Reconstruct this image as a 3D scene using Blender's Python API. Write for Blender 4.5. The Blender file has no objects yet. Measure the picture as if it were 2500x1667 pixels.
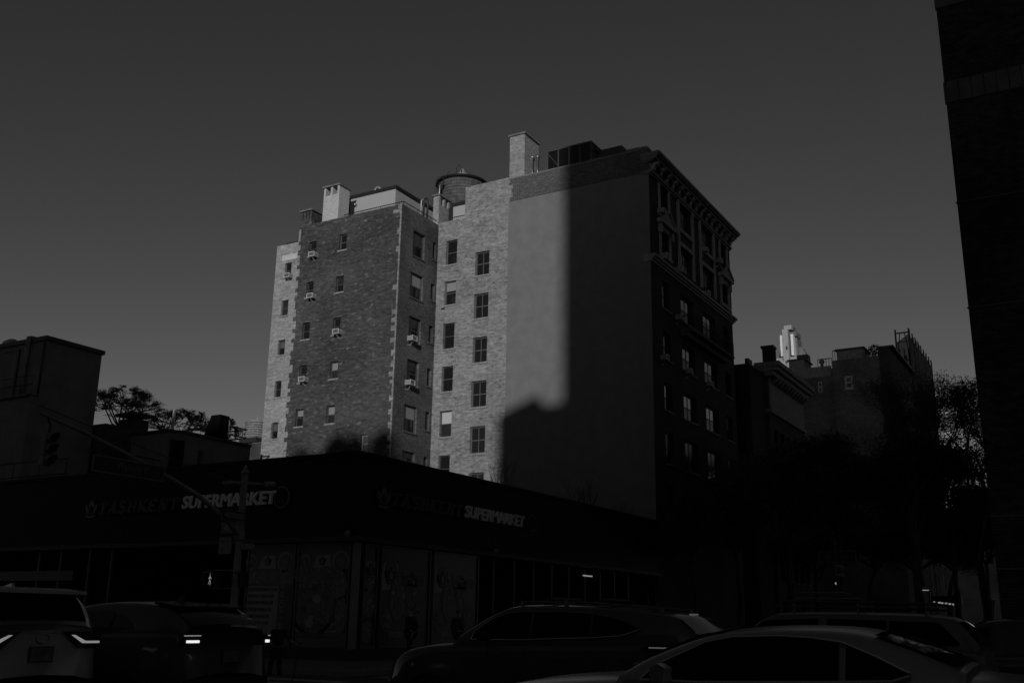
import bpy, math, random
from mathutils import Vector, Matrix
random.seed(7)
S = bpy.context.scene
COL = S.collection
# ------------------------------------------------------------------ camera
FPX, CYAW, CPIT, CROL, CZ = 2483.2, -0.528323, 0.26707, 0.015874, 1.55
def _axes():
    cy, sy = math.cos(CYAW), math.sin(CYAW); cp, sp = math.cos(CPIT), math.sin(CPIT)
    f = Vector((sy*cp, cy*cp, sp)); r = Vector((cy, -sy, 0)); u = r.cross(f)
    cr, sr = math.cos(CROL), math.sin(CROL)
    return r*cr+u*sr, u*cr-r*sr, f
CR_, CU_, CF_ = _axes()
cam = bpy.data.cameras.new("camera"); cam.lens = FPX/2500*36; cam.sensor_width = 36
cam.clip_start = 0.1; cam.clip_end = 6000
camo = bpy.data.objects.new("camera", cam); COL.objects.link(camo)
M = Matrix((CR_, CU_, -CF_)).transposed().to_4x4(); M.translation = (0, 0, CZ)
camo.matrix_world = M
S.camera = camo
def at(p, ax, v):
    """photograph pixel (2500 wide) -> point where its sight line meets the plane x|y|z = v (survey of the place)"""
    d = CR_*((p[0]-1250)/FPX)+CU_*(-(p[1]-833.5)/FPX)+CF_
    o = Vector((0, 0, CZ)); i = 'xyz'.index(ax)
    return o+d*((v-o[i])/d[i])
def zf(x0, y0, s): return lambda x, y: (x0+x/s, y0+y/s)
z1 = zf(600, 400, 3.357); z3 = zf(600, 800, 3.357); zr2 = zf(1000, 250, 2.94)
z4 = zf(1500, 300, 3.135); z5 = zf(1500, 700, 3.135); z6 = zf(1750, 750, 3.136)
n1 = zf(780, 420, 7.128); n2 = zf(1220, 310, 5.88); n4 = zf(1850, 770, 8.71); n5 = zf(2030, 780, 7.127)
n6 = zf(0, 800, 3.92); n7 = zf(200, 930, 4.9); dd = zf(0, 0, 1/1.0631)
zb2 = zf(0, 1150, 3.033); zb3 = zf(500, 1150, 3.032); zb4 = zf(850, 1150, 3.032); zb5 = zf(1300, 1150, 3.033); zb6 = zf(1850, 1150, 3.032)
# ------------------------------------------------------------------ materials (all neutral: the photograph is black and white)
def g(v): return (v, v, v, 1)
def mat(name, base, rough=0.8, metal=0.0, spec=0.5, emit=0.0, noise=None, bump=0.0):
    m = bpy.data.materials.new(name); m.use_nodes = True; nt = m.node_tree; b = nt.nodes["Principled BSDF"]
    b.inputs["Base Color"].default_value = g(base); b.inputs["Roughness"].default_value = rough
    b.inputs["Metallic"].default_value = metal; b.inputs["Specular IOR Level"].default_value = spec
    if emit: b.inputs["Emission Color"].default_value = g(1); b.inputs["Emission Strength"].default_value = emit
    if noise:
        sc, amt = noise
        geo = nt.nodes.new("ShaderNodeNewGeometry"); n = nt.nodes.new("ShaderNodeTexNoise")
        n.inputs["Scale"].default_value = sc; n.inputs["Detail"].default_value = 6
        nt.links.new(geo.outputs["Position"], n.inputs["Vector"])
        mr = nt.nodes.new("ShaderNodeMapRange"); mr.inputs[1].default_value = .3; mr.inputs[2].default_value = .7
        mr.inputs[3].default_value = base*(1-amt); mr.inputs[4].default_value = base*(1+amt)
        nt.links.new(n.outputs["Fac"], mr.inputs[0]); nt.links.new(mr.outputs[0], b.inputs["Base Color"])
        if bump:
            bp = nt.nodes.new("ShaderNodeBump"); bp.inputs["Strength"].default_value = bump; bp.inputs["Distance"].default_value = .02
            nt.links.new(n.outputs["Fac"], bp.inputs["Height"]); nt.links.new(bp.outputs[0], b.inputs["Normal"])
    return m
def brick(name, c1, c2, mortar, patch=0.35, spots=0.0, spotcol=0.4, blot=0.0, row=0.08, bw=0.24, big=0.25, streak=0.0, blocks=0.0):
    m = bpy.data.materials.new(name); m.use_nodes = True; nt = m.node_tree; N = nt.nodes.new; L = nt.links.new
    b = nt.nodes["Principled BSDF"]; b.inputs["Roughness"].default_value = .9; b.inputs["Specular IOR Level"].default_value = .2
    geo = N("ShaderNodeNewGeometry"); sp = N("ShaderNodeSeparateXYZ"); L(geo.outputs["Position"], sp.inputs[0])
    ad = N("ShaderNodeMath"); ad.operation = 'ADD'; L(sp.outputs[0], ad.inputs[0]); L(sp.outputs[1], ad.inputs[1])
    cb = N("ShaderNodeCombineXYZ"); L(ad.outputs[0], cb.inputs[0]); L(sp.outputs[2], cb.inputs[1])
    bt = N("ShaderNodeTexBrick"); L(cb.outputs[0], bt.inputs["Vector"])
    bt.inputs["Color1"].default_value = g(c1); bt.inputs["Color2"].default_value = g(c2); bt.inputs["Mortar"].default_value = g(mortar)
    bt.inputs["Scale"].default_value = 1; bt.inputs["Mortar Size"].default_value = .009; bt.inputs["Brick Width"].default_value = bw
    bt.inputs["Row Height"].default_value = row; bt.inputs["Mortar Smooth"].default_value = .1
    def noise(sx, sz, det=4, w=0):
        mp = N("ShaderNodeMapping"); mp.inputs["Scale"].default_value = (sx, sz, 1); mp.inputs["Location"].default_value = (w*3.7, w*9.1, w)
        L(cb.outputs[0], mp.inputs[0]); n = N("ShaderNodeTexNoise"); n.inputs["Scale"].default_value = 1; n.inputs["Detail"].default_value = det
        L(mp.outputs[0], n.inputs["Vector"]); return n.outputs["Fac"]
    def rng(src, a, b_, lo, hi):
        r = N("ShaderNodeMapRange"); r.inputs[1].default_value = a; r.inputs[2].default_value = b_; r.inputs[3].default_value = lo; r.inputs[4].default_value = hi
        L(src, r.inputs[0]); return r.outputs[0]
    def mul(a, b_):
        r = N("ShaderNodeMix"); r.data_type = 'RGBA'; r.blend_type = 'MULTIPLY'; r.inputs[0].default_value = 1
        L(a, r.inputs[6]); L(b_, r.inputs[7]); return r.outputs[2]
    def mix(f, a, col):
        r = N("ShaderNodeMix"); r.data_type = 'RGBA'; L(f, r.inputs[0]); L(a, r.inputs[6]); r.inputs[7].default_value = g(col); return r.outputs[2]
    c = bt.outputs["Color"]
    c = mul(c, rng(noise(3.2, 6.5, 3), .32, .68, 1-patch, 1+patch))
    c = mul(c, rng(noise(.9, 2.0, 3, 4), .35, .65, 1-patch*.35, 1+patch*.35))
    c = mul(c, rng(noise(.28, .35, 3, 2), .35, .65, 1-big, 1+big))
    if blot: c = mul(c, rng(noise(2.2, 6.5, 4, 5), .6, .68, 1, 1-blot))
    if blocks:                      # small runs of replaced bricks
        v = N("ShaderNodeTexVoronoi"); v.inputs["Scale"].default_value = 1; mp = N("ShaderNodeMapping"); mp.inputs["Scale"].default_value = (3.0, 9.5, 1)
        L(cb.outputs[0], mp.inputs[0]); L(mp.outputs[0], v.inputs["Vector"]); s2 = N("ShaderNodeSeparateColor"); L(v.outputs["Color"], s2.inputs[0])
        c = mul(c, rng(s2.outputs[0], 0, 1, 1-blocks, 1+blocks))
    if spots: c = mix(rng(noise(2.2, 5.0, 2, 8), 1-spots-.04, 1-spots+.02, 0, .7), c, spotcol)
    if streak: c = mul(c, rng(noise(.5, .05, 3, 11), .5, .7, 1, 1-streak))
    L(c, b.inputs["Base Color"])
    bp = N("ShaderNodeBump"); bp.inputs["Strength"].default_value = .5; bp.inputs["Distance"].default_value = .01
    L(bt.outputs["Fac"], bp.inputs["Height"]); bp.invert = True; L(bp.outputs[0], b.inputs["Normal"])
    return m
MT = dict(
 light_brick=brick("light_brick", .30, .26, .27, .22, blot=.55, big=.12, spots=.28, spotcol=.5, blocks=.22),
 pale_brick=brick("pale_brick", .36, .30, .36, .22, big=.08, blot=.3, blocks=.15),
 white_brick=brick("white_brick", .54, .47, .5, .10, big=.05, spots=.3, spotcol=.75),
 buff_brick=brick("buff_brick", .36, .29, .3, .2, big=.1, blot=.3, blocks=.15),
 dark_brick=brick("dark_brick", .070, .050, .125, .16, big=.2, spots=.34, spotcol=.22, blot=.15, blocks=.3),
 side_brick=brick("side_brick", .125, .10, .11, .22, big=.22, blot=.25, streak=.3, blocks=.2),
 parapet_brick=brick("parapet_brick", .10, .075, .19, .25, big=.15, bw=.3, row=.1),
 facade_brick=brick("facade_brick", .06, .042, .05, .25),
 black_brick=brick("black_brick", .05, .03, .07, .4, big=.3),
 far_brick=brick("far_brick", .12, .085, .11, .25, blot=.2),
 darkwall_brick=brick("darkwall_brick", .045, .03, .04, .25),
 plaster=mat("plaster", .19, .9, noise=(1.4, .10), bump=.15),
 old_plaster=mat("old_plaster", .15, .9, noise=(.9, .22), bump=.1),
 render_paint=mat("render_paint", .42, .8, noise=(.7, .05)),
 white_paint=mat("white_paint", .6, .6, noise=(3, .08)),
 stone=mat("stone", .33, .8, noise=(3, .2)),
 dim_stone=mat("dim_stone", .18, .8, noise=(3, .25)),
 band_stone=mat("band_stone", .14, .8, noise=(2, .25)),
 tower_stone=mat("tower_stone", .30, .8, noise=(.25, .18)),
 tower_white=mat("tower_white", .62, .7, noise=(.6, .1)),
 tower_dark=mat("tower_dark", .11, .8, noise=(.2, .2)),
 sill=mat("sill", .3, .8, noise=(5, .3)),
 dark_sill=mat("dark_sill", .09, .8, noise=(5, .3)),
 frame=mat("frame", .07, .5), frame_mid=mat("frame_mid", .11, .5), frame_white=mat("frame_white", .35, .5),
 glass=mat("glass", .014, .08, spec=.5), glass_soft=mat("glass_soft", .03, .25), glass_mirror=mat("glass_mirror", .4, .06, metal=1), glass_half=mat("glass_half", .15, .1, metal=1),
 blind=mat("blind", .28, .6), blind_bright=mat("blind_bright", .55, .6), curtain=mat("curtain", .1, .7),
 ac_white=mat("ac_white", .62, .5), ac_grille=mat("ac_grille", .12, .7), ac_grey=mat("ac_grey", .3, .6),
 iron=mat("iron", .02, .5), roofing=mat("roofing", .04, .9), steel=mat("steel", .45, .3, metal=.9), galv=mat("galv", .4, .5, metal=.5),
 tank_wood=mat("tank_wood", .09, .8, noise=(2.5, .4)), tank_pale=mat("tank_pale", .2, .8, noise=(2, .3)), tank_roof=mat("tank_roof", .3, .6, noise=(3, .2)),
 fascia=mat("fascia", .006, .6, spec=.15), soffit=mat("soffit", .015, .6), letter=mat("letter", .7, .5), letter_dark=mat("letter_dark", .02, .5), letter_edge=mat("letter_edge", .1, .5),
 mullion=mat("mullion", .06, .4), poster_back=mat("poster_back", .09, .5, noise=(2, .1)), poster_dark=mat("poster_dark", .02, .4, noise=(6, .4)), poster_mid=mat("poster_mid", .13, .5, noise=(9, .5)),
 poster_lite=mat("poster_lite", .24, .5, noise=(3, .1)), poster_food=mat("poster_food", .10, .5, noise=(14, .8)), ink=mat("ink", .02, .5), shopglass=mat("shopglass", .01, .05, spec=.3),
 pole=mat("pole", .17, .5, noise=(6, .15)), sign_black=mat("sign_black", .012, .4), sign_white=mat("sign_white", .22, .4), sign_green=mat("sign_green", .03, .4), sign_border=mat("sign_border", .16, .4),
 signal=mat("signal", .14, .5), lens=mat("lens", .01, .2), walk=mat("walk", .5, .5, emit=.35),
 asphalt=mat("asphalt", .045, .85, noise=(3, .25), bump=.2), pavement=mat("pavement", .14, .85, noise=(2, .2), bump=.1), kerb=mat("kerb", .2, .8, noise=(4, .2)), marking=mat("marking", .35, .7, noise=(4, .3)), ground=mat("ground", .06, .9, noise=(.5, .2)),
 bark=mat("bark", .05, .9, noise=(5, .3)), leaf=mat("leaf", .05, .7, noise=(3, .4)), leaf_dark=mat("leaf_dark", .035, .8, noise=(2, .4)),
 net=mat("net", .05, .9, noise=(1.5, .5)), skin=mat("skin", .25, .6), hair=mat("hair", .02, .6), cloth=mat("cloth", .02, .9), cloth_mid=mat("cloth_mid", .08, .9), shoe=mat("shoe", .5, .6),
 paint_silver=mat("paint_silver", .6, .22, metal=.35), paint_sedan=mat("paint_sedan", .36, .25, metal=.3), paint_dark=mat("paint_dark", .05, .12), paint_mid=mat("paint_mid", .09, .14), paint_black=mat("paint_black", .02, .1), paint_van=mat("paint_van", .13, .3),
 carglass=mat("carglass", .006, .05, spec=.35), chrome=mat("chrome", .7, .12, metal=1), rubber=mat("rubber", .015, .8), rim=mat("rim", .3, .3, metal=.8), trim=mat("trim", .015, .5),
 lamp_red=mat("lamp_red", .03, .15), lamp_on=mat("lamp_on", .6, .4, emit=1.5), lamp_mid=mat("lamp_mid", .3, .4, emit=.36), lamp_dim=mat("lamp_dim", .3, .4, emit=.12), headlamp=mat("headlamp", .9, .4, emit=5), plate=mat("plate", .12, .4),
 void=mat("void", .006, .9, spec=0), far_stone=mat("far_stone", .26, .8, noise=(.3, .3)), lit_stone=mat("lit_stone", .35, .8, noise=(.3, .3)),
)
# ------------------------------------------------------------------ object helpers
def tag(o, label=None, cat=None, group=None, kind=None):
    if label: o["label"] = label
    if cat: o["category"] = cat
    if group: o["group"] = group
    if kind: o["kind"] = kind
    return o
def thing(name, loc, label, cat, group=None, rz=0.0):
    o = bpy.data.objects.new(name, None); COL.objects.link(o); o.location = loc; o.rotation_euler = (0, 0, rz)
    o.empty_display_size = .3
    return tag(o, label, cat, group)
def base_of(o):
    m = Matrix.Identity(4)
    chain = []
    while o: chain.append(o); o = o.parent
    for c in reversed(chain):
        m = m @ (Matrix.Translation(c.location) @ c.rotation_euler.to_matrix().to_4x4())
    return m
class MB:
    """collects shapes given in world coordinates; build() links them as ONE mesh object, stored relative to its parent"""
    def __init__(s): s.v = []; s.f = []
    def add(s, vs, fs):
        k = len(s.v); s.v += [Vector(v) for v in vs]; s.f += [tuple(i+k for i in f) for f in fs]; return s
    def quad(s, a, b, c, d): return s.add([a, b, c, d], [(0, 1, 2, 3)])
    def box(s, a, b):
        x0, x1 = sorted((a[0], b[0])); y0, y1 = sorted((a[1], b[1])); z0, z1_ = sorted((a[2], b[2]))
        return s.add([(x0, y0, z0), (x1, y0, z0), (x1, y1, z0), (x0, y1, z0), (x0, y0, z1_), (x1, y0, z1_), (x1, y1, z1_), (x0, y1, z1_)],
              [(0, 3, 2, 1), (4, 5, 6, 7), (0, 1, 5, 4), (1, 2, 6, 5), (2, 3, 7, 6), (3, 0, 4, 7)])
    def prism(s, pts, vec):
        n = len(pts); vec = Vector(vec); P_ = [Vector(p) for p in pts]
        return s.add(P_+[p+vec for p in P_], [tuple(range(n-1, -1, -1)), tuple(range(n, 2*n))]+[(i, (i+1) % n, n+(i+1) % n, n+i) for i in range(n)])
    def tube(s, pts, r, n=6, r2=None, caps=True):
        pts = [Vector(p) for p in pts]; m = len(pts); rs = r if isinstance(r, (list, tuple)) else [r+((r2 if r2 is not None else r)-r)*i/max(1, m-1) for i in range(m)]
        vs = []; fs = []; ref = None
        for i, p in enumerate(pts):
            d = (pts[min(i+1, m-1)]-pts[max(i-1, 0)]).normalized()
            if ref is None: ref = Vector((0, 0, 1)) if abs(d.z) < .9 else Vector((1, 0, 0))
            a = d.cross(ref)
            if a.length < 1e-4: a = d.orthogonal()
            a.normalize(); b = a.cross(d); ref = b*1.0
            for k in range(n):
                t = 2*math.pi*k/n; vs.append(p+a*(math.cos(t)*rs[i])+b*(math.sin(t)*rs[i]))
        for i in range(m-1):
            for k in range(n): fs.append((i*n+k, i*n+(k+1) % n, (i+1)*n+(k+1) % n, (i+1)*n+k))
        if caps: fs.append(tuple(range(n-1, -1, -1))); fs.append(tuple((m-1)*n+k for k in range(n)))
        return s.add(vs, fs)
    def bar(s, a, b, w, h=None): return s.tube([a, b], w/2*1.2, 4)
    def lathe(s, c, prof, n=24):
        """prof: list of (radius, z)"""
        c = Vector(c); vs = []; fs = []; m = len(prof)
        for (r, z) in prof:
            for k in range(n):
                t = 2*math.pi*k/n; vs.append(c+Vector((r*math.cos(t), r*math.sin(t), z)))
        for i in range(m-1):
            for k in range(n): fs.append((i*n+k, i*n+(k+1) % n, (i+1)*n+(k+1) % n, (i+1)*n+k))
        fs.append(tuple(range(n-1, -1, -1))); fs.append(tuple((m-1)*n+k for k in range(n)))
        return s.add(vs, fs)
    def build(s, name, m, parent=None, smooth=False, label=None):
        me = bpy.data.meshes.new(name)
        inv = base_of(parent).inverted() if parent else Matrix.Identity(4)
        me.from_pydata([inv @ v for v in s.v], [], s.f); me.materials.append(MT[m] if isinstance(m, str) else m)
        if smooth: me.polygons.foreach_set("use_smooth", [True]*len(me.polygons))
        me.update(); o = bpy.data.objects.new(name, me); COL.objects.link(o)
        if parent: o.parent = parent
        if label: o["label"] = label
        return o
def clone(o, parent=None):
    c = o.copy(); COL.objects.link(c); c.parent = parent
    for ch in list(o.children): clone(ch, c)
    return c
# ------------------------------------------------------------------ walls with real openings
def wall(mb, ax, c, u0, u1, za, zb_, holes=(), depth=.25):
    """ax 'y': wall facing -Y at y=c, u = x.  ax 'x': wall facing +X at x=c, u = y."""
    us = sorted({u0, u1, *[h[0] for h in holes], *[h[1] for h in holes]}); zs = sorted({za, zb_, *[h[2] for h in holes], *[h[3] for h in holes]})
    us = [u for u in us if u0 <= u <= u1]; zs = [z for z in zs if za <= z <= zb_]
    def P_(u, z, d=0): return (u, c+d, z) if ax == 'y' else (c-d, u, z)
    for i in range(len(us)-1):
        for j in range(len(zs)-1):
            um = (us[i]+us[i+1])/2; zm = (zs[j]+zs[j+1])/2
            if any(h[0] < um < h[1] and h[2] < zm < h[3] for h in holes): continue
            mb.quad(P_(us[i], zs[j]), P_(us[i+1], zs[j]), P_(us[i+1], zs[j+1]), P_(us[i], zs[j+1]))
    for h in holes:
        a, b, lo, hi = h[:4]
        mb.quad(P_(a, lo), P_(a, lo, depth), P_(a, hi, depth), P_(a, hi)); mb.quad(P_(b, lo), P_(b, hi), P_(b, hi, depth), P_(b, lo, depth))
        mb.quad(P_(a, lo), P_(b, lo), P_(b, lo, depth), P_(a, lo, depth)); mb.quad(P_(a, hi), P_(a, hi, depth), P_(b, hi, depth), P_(b, hi))
def window(root, ax, c, h, style='two', frame='frame', pane='glass', upper=None, lower=None, depth=.14, sill='sill', fw=.07, sillout=.06, upfrac=1.0, label=None):
    a, b, lo, hi = h[:4]; mid = (lo+hi)/2
    def B(mb, u0, u1, z0, z1_, d0, d1):
        if ax == 'y': mb.box((u0, c+d0, z0), (u1, c+d1, z1_))
        else: mb.box((c-d1, u0, z0), (c-d0, u1, z1_))
    f = MB()
    d0, d1 = depth, depth+.08
    e = .003
    B(f, a+e, a+fw, lo+e, hi-e, d0, d1); B(f, b-fw, b-e, lo+e, hi-e, d0, d1); B(f, a+fw, b-fw, hi-fw, hi-e, d0, d1); B(f, a+fw, b-fw, lo+e, lo+fw, d0, d1)
    if style != 'one': B(f, a+fw, b-fw, mid-fw*.4, mid+fw*.4, d0+.02, d1)
    if style in ('four', 'double'):
        m_ = (a+b)/2; k = fw*.3 if style == 'four' else fw*.9
        B(f, m_-k, m_+k, mid+fw*.4, hi-fw, d0+.03, d1); B(f, m_-k, m_+k, lo+fw, mid-fw*.4, d0+.03, d1)
    w = f.build("window", frame, root, label=label)
    def pan(z0, z1_, m, nm="pane"):
        if m is None: return
        q = MB(); B(q, a+fw*.8, b-fw*.8, z0, z1_, d0+.045, d0+.06); q.build(nm, m, w)
    up0 = mid+(hi-mid)*(1-upfrac)
    if upper:
        pan(up0, hi-fw*.5, upper, "blind" if 'blind' in upper or 'curtain' in upper else "pane")
        if upfrac < 1: pan(mid, up0, pane)
    else: pan(mid, hi-fw*.5, pane)
    pan(lo+fw*.5, mid, lower or pane, "blind" if lower and ('blind' in lower or 'curtain' in lower) else "pane")
    if sill:
        q = MB(); B(q, a-.08, b+.08, lo-.11, lo-.003, -sillout, depth-.005); q.build("sill", sill, w)
    return w
def hole(ax, c, p0, p1):
    A = at(p0, ax, c); B = at(p1, ax, c); i = 0 if ax == 'y' else 1
    return [min(A[i], B[i]), max(A[i], B[i]), min(A.z, B.z), max(A.z, B.z)]
def text_mb(mb, body, origin, ux, uz, w, h, depth=.02, shear=0.0, bold=0.0, align='l'):
    """lettering as solid geometry: unit vectors ux (reading direction) and uz (up), fitted to width w and cap height h"""
    cu = bpy.data.curves.new("lettering", 'FONT'); cu.body = body; cu.size = 1; cu.extrude = .5; cu.shear = shear; cu.offset = bold; cu.resolution_u = 3
    ob = bpy.data.objects.new("lettering_tmp", cu); COL.objects.link(ob)
    bpy.context.view_layer.update()
    ev = ob.evaluated_get(bpy.context.evaluated_depsgraph_get()); me = ev.to_mesh()
    vs = [v.co.copy() for v in me.vertices]; fs = [tuple(p.vertices) for p in me.polygons]
    ev.to_mesh_clear(); bpy.data.objects.remove(ob); bpy.data.curves.remove(cu)
    if not vs: return
    x0 = min(v.x for v in vs); x1 = max(v.x for v in vs); y0 = min(v.y for v in vs); y1 = max(v.y for v in vs)
    n = ux.cross(uz); origin = Vector(origin)
    mb.add([origin+ux*((v.x-x0)/(x1-x0)*w)+uz*((v.y-y0)/(y1-y0)*h)+n*(v.z+.5)*depth for v in vs], fs)
# ================================================================== survey planes
XS = -22.7
YF = at((880, 1102.3), 'x', XS).y            # supermarket avenue front
YW = at((1600.8, 1200), 'x', XS).y           # long blank side wall of the apartment house
XR = at(dd(1001, 700), 'y', YW).x            # flank of the projecting wing
YG = at(dd(914, 660), 'x', XR).y             # front of the projecting wing
UX = Vector((1, 0, 0)); UY = Vector((0, 1, 0)); UZ = Vector((0, 0, 1))
def HY(c, f, x0, y0, x1, y1): return hole('y', c, f(x1, y0), f(x0, y1))
def HX(c, f, x0, y0, x1, y1): return hole('x', c, f(x0, y0), f(x1, y1))
# ------------------------------------------------------------------ setting
def structure(name, mb, m): return tag(mb.build(name, m), kind="structure")
structure("ground", MB().quad((-1500, -1500, -.01), (1500, -1500, -.01), (1500, 1500, -.01), (-1500, 1500, -.01)), "ground")
XE = XS+4.3                                   # kerb line of the side street
XQ = at((2408.5, 1161.4), 'y', YF).x          # near corner of the brick building across the side street
XK = XQ-2.9
structure("road", MB().quad((-260, 2.2, 0), (200, 2.2, 0), (200, YF-5.6, 0), (-260, YF-5.6, 0)), "asphalt")
structure("side_street", MB().quad((XE, YF-5.6, -.002), (XK, YF-5.6, -.002), (XK, 300, -.002), (XE, 300, -.002)), "asphalt")
def slab(name, a, b):
    m = MB(); m.box((a[0], a[1], -.3), (b[0], b[1], .13)); structure(name, m, "pavement")
slab("sidewalk", (-260, YF-5.35), (XE-.25, 300)); slab("sidewalk", (XK+.25, YF-5.35), (200, 300)); slab("sidewalk", (-260, -9), (200, 1.95))
k = MB(); k.box((-260, YF-5.6, -.3), (XE-.25, YF-5.352, .145)); k.box((XE-.248, YF-5.6, -.3), (XE, 300, .145)); structure("kerb", k, "kerb")
k = MB(); k.box((XK+.25, YF-5.6, -.3), (200, YF-5.352, .145)); k.box((XK, YF-5.6, -.3), (XK+.248, 300, .145)); structure("kerb", k, "kerb")
k = MB(); k.box((-260, 1.952, -.3), (200, 2.2, .145)); structure("kerb", k, "kerb")
k = MB()
for i in range(14):                           # crosswalk bars across the avenue
    y = 3.0+i*1.35; k.quad((XE-2.5, y, .004), (XE+1.6, y, .004), (XE+1.6, y+.62, .004), (XE-2.5, y+.62, .004))
for i in range(9):
    x = XE+.7+i*1.35; k.quad((x, YF-5.2, .004), (x+.62, YF-5.2, .004), (x+.62, YF-1.6, .004), (x, YF-1.6, .004))
for yl in (8.4, 11.9, 15.4, 18.9):
    for i in range(40):
        x = -150+i*9
        if XE-4 < x+3 and x < XK+3: continue
        k.quad((x, yl, .004), (x+3, yl, .004), (x+3, yl+.12, .004), (x, yl+.12, .004))
structure("road_marking", k, "marking")
# ------------------------------------------------------------------ apartment house
APT = thing("apartment_building", (XR, YG, 0), "tall brick apartment house, half sunlit, with a blank plastered side wall behind the supermarket", "building")
BT = at((982, 497), 'y', YG).z; XL = at(z1(445, 495), 'y', YG).x; XLL = at((655.7, 867), 'y', YG).x; ST = at(z1(340, 660), 'y', YG).z
D = .24
ywin = []   # (ax, c, hole, kwargs)
# front of the wing, dark brick
fr = []
fa = [(z1, 513, 632, 583, 760, dict(lower='glass')), (z1, 490, 962, 558, 1100, {}), (z1, 455, 1297, 528, 1443, dict(frame='frame')), (z3, 430, 305, 503, 452, {}), (z3, 400, 662, 475, 812, dict(upper='blind', upfrac=.8))]
fb = [(z1, 762, 570, 831, 712, dict(frame='frame_mid')), (z1, 733, 915, 805, 1057, dict(upper='glass_soft')), (z1, 707, 1255, 780, 1403, {}), (z3, 683, 272, 758, 422, dict(upper='blind', lower='glass_soft')), (z3, 653, 633, 732, 787, dict(upper='blind', lower='glass_soft'))]
H1 = [(HY(YG, f[0], *f[1:5]), f[5]) for f in fa+fb]
hd = HY(YG, z3, 935, 872, 1003, 1025); H1.append((hd, dict(frame='frame_white', pane='curtain', fw=.09)))
w = MB(); wall(w, 'y', YG, XL, XR, 0, BT, [h for h, _ in H1], D)
w.quad((XL, YG, BT), (XR, YG, BT), (XR, YG+.3, BT), (XL, YG+.3, BT)); WING = w.build("wing_wall", "dark_brick", APT)
for h, kw in H1: window(APT, 'y', YG, h, **kw)
# light quoin bricks toothed into the corner of the wing
q = MB(); z = 3.0; rr = random.Random(3)
while z < BT-.1:
    hh = rr.choice([.24, .32, .4]); wd = rr.choice([.12, .3, .42]); q.box((XR-wd, YG-.004, z), (XR+.004, YG+.05, min(z+hh, BT-.02))); z += hh
    hh = rr.choice([.24, .32, .5]); q.box((XR-.1, YG-.004, z), (XR+.004, YG+.05, min(z+hh, BT-.02))); z += hh
q.box((XR-.7, YG-.0045, BT-.6), (XR-.1, YG+.04, BT-.35))
q.build("corner_bricks", "light_brick", WING)
# pale brick bay left of it
fs = [(z1, 315, 806, 378, 935, dict()), (z1, 284, 1113, 352, 1248, dict(upper='glass_soft', lower='glass_soft')), (z3, 257, 96, 325, 228, dict(upper='curtain')), (z3, 230, 432, 295, 573, {}), (z3, 200, 773, 268, 912, dict(upper='curtain'))]
H2 = [(HY(YG, f[0], *f[1:5]), f[5]) for f in fs]
w = MB(); wall(w, 'y', YG, XLL, XL, 0, ST, [h for h, _ in H2], D)
w.quad((XLL, YG, 0), (XLL, YG+16, 0), (XLL, YG+16, ST), (XLL, YG, ST)); w.quad((XLL, YG, ST), (XL, YG, ST), (XL, YG+.3, ST), (XLL, YG+.3, ST))
BAY = w.build("bay_wall", "pale_brick", APT)
for h, kw in H2: window(APT, 'y', YG, h, **kw)
q = MB(); z = 3.0
while z < ST-.2:
    hh = rr.choice([.24, .4, .56]); wd = rr.choice([.1, .22, .3]); q.box((XL-.02, YG-.004, z), (XL+wd, YG+.05, z+hh)); z += hh+rr.choice([.08, .3, .4])
q.box((XL-.02, YG-.005, ST), (XL+.16, YG+.04, ST+.9)); q.build("corner_bricks", "pale_brick", BAY)
q = MB(); a = at(z1(298, 800), 'y', YG); q.box((a.x, YG-.02, a.z), (XL-.05, YG+.05, a.z+.42)); q.build("concrete_patch", "white_paint", BAY)
# flank of the wing (faces the side street)
fc = [(z1, 1375, 540, 1462, 795, dict(upper='glass_soft')), (z1, 1352, 880, 1447, 1130, dict(upper='blind')), (z1, 1340, 1240, 1430, 1490, dict(upper='glass')), (z3, 1325, 250, 1412, 500, {}), (z3, 1300, 622, 1395, 870, dict(upper='blind')), (z3, 1285, 1003, 1380, 1180, {})]
fd = [(z1, 1535, 640, 1562, 795), (z1, 1518, 975, 1548, 1130), (z1, 1502, 1320, 1532, 1475), (z3, 1488, 330, 1515, 487), (z3, 1473, 683, 1503, 845), (z3, 1458, 1055, 1488, 1200)]
H3 = [(HX(XR, f[0], *f[1:5]), f[5]) for f in fc]+[(HX(XR, f[0], *f[1:5]), dict(fw=.06)) for f in fd]
H3 = [([max(h[0], YG+.3), min(h[1], YW-.2), h[2], h[3]], kw) for h, kw in H3]
w = MB(); wall(w, 'x', XR, YG, YW, 0, BT, [h for h, _ in H3], D); FL = w.build("flank_wall", "side_brick", APT)
for h, kw in H3: window(APT, 'x', XR, h, sill='dark_sill', **kw)
q = MB(); a = at(z1(1380, 520), 'x', XR); b = at(z1(1570, 640), 'x', XR); q.prism([(XR, a.y-.3, a.z-.1), (XR, YW-.05, a.z-.12), (XR, YW-.05, a.z+.35), (XR, a.y-.3, a.z+.2)], (.02, 0, 0)); q.build("concrete_patch", "side_brick", FL)
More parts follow.
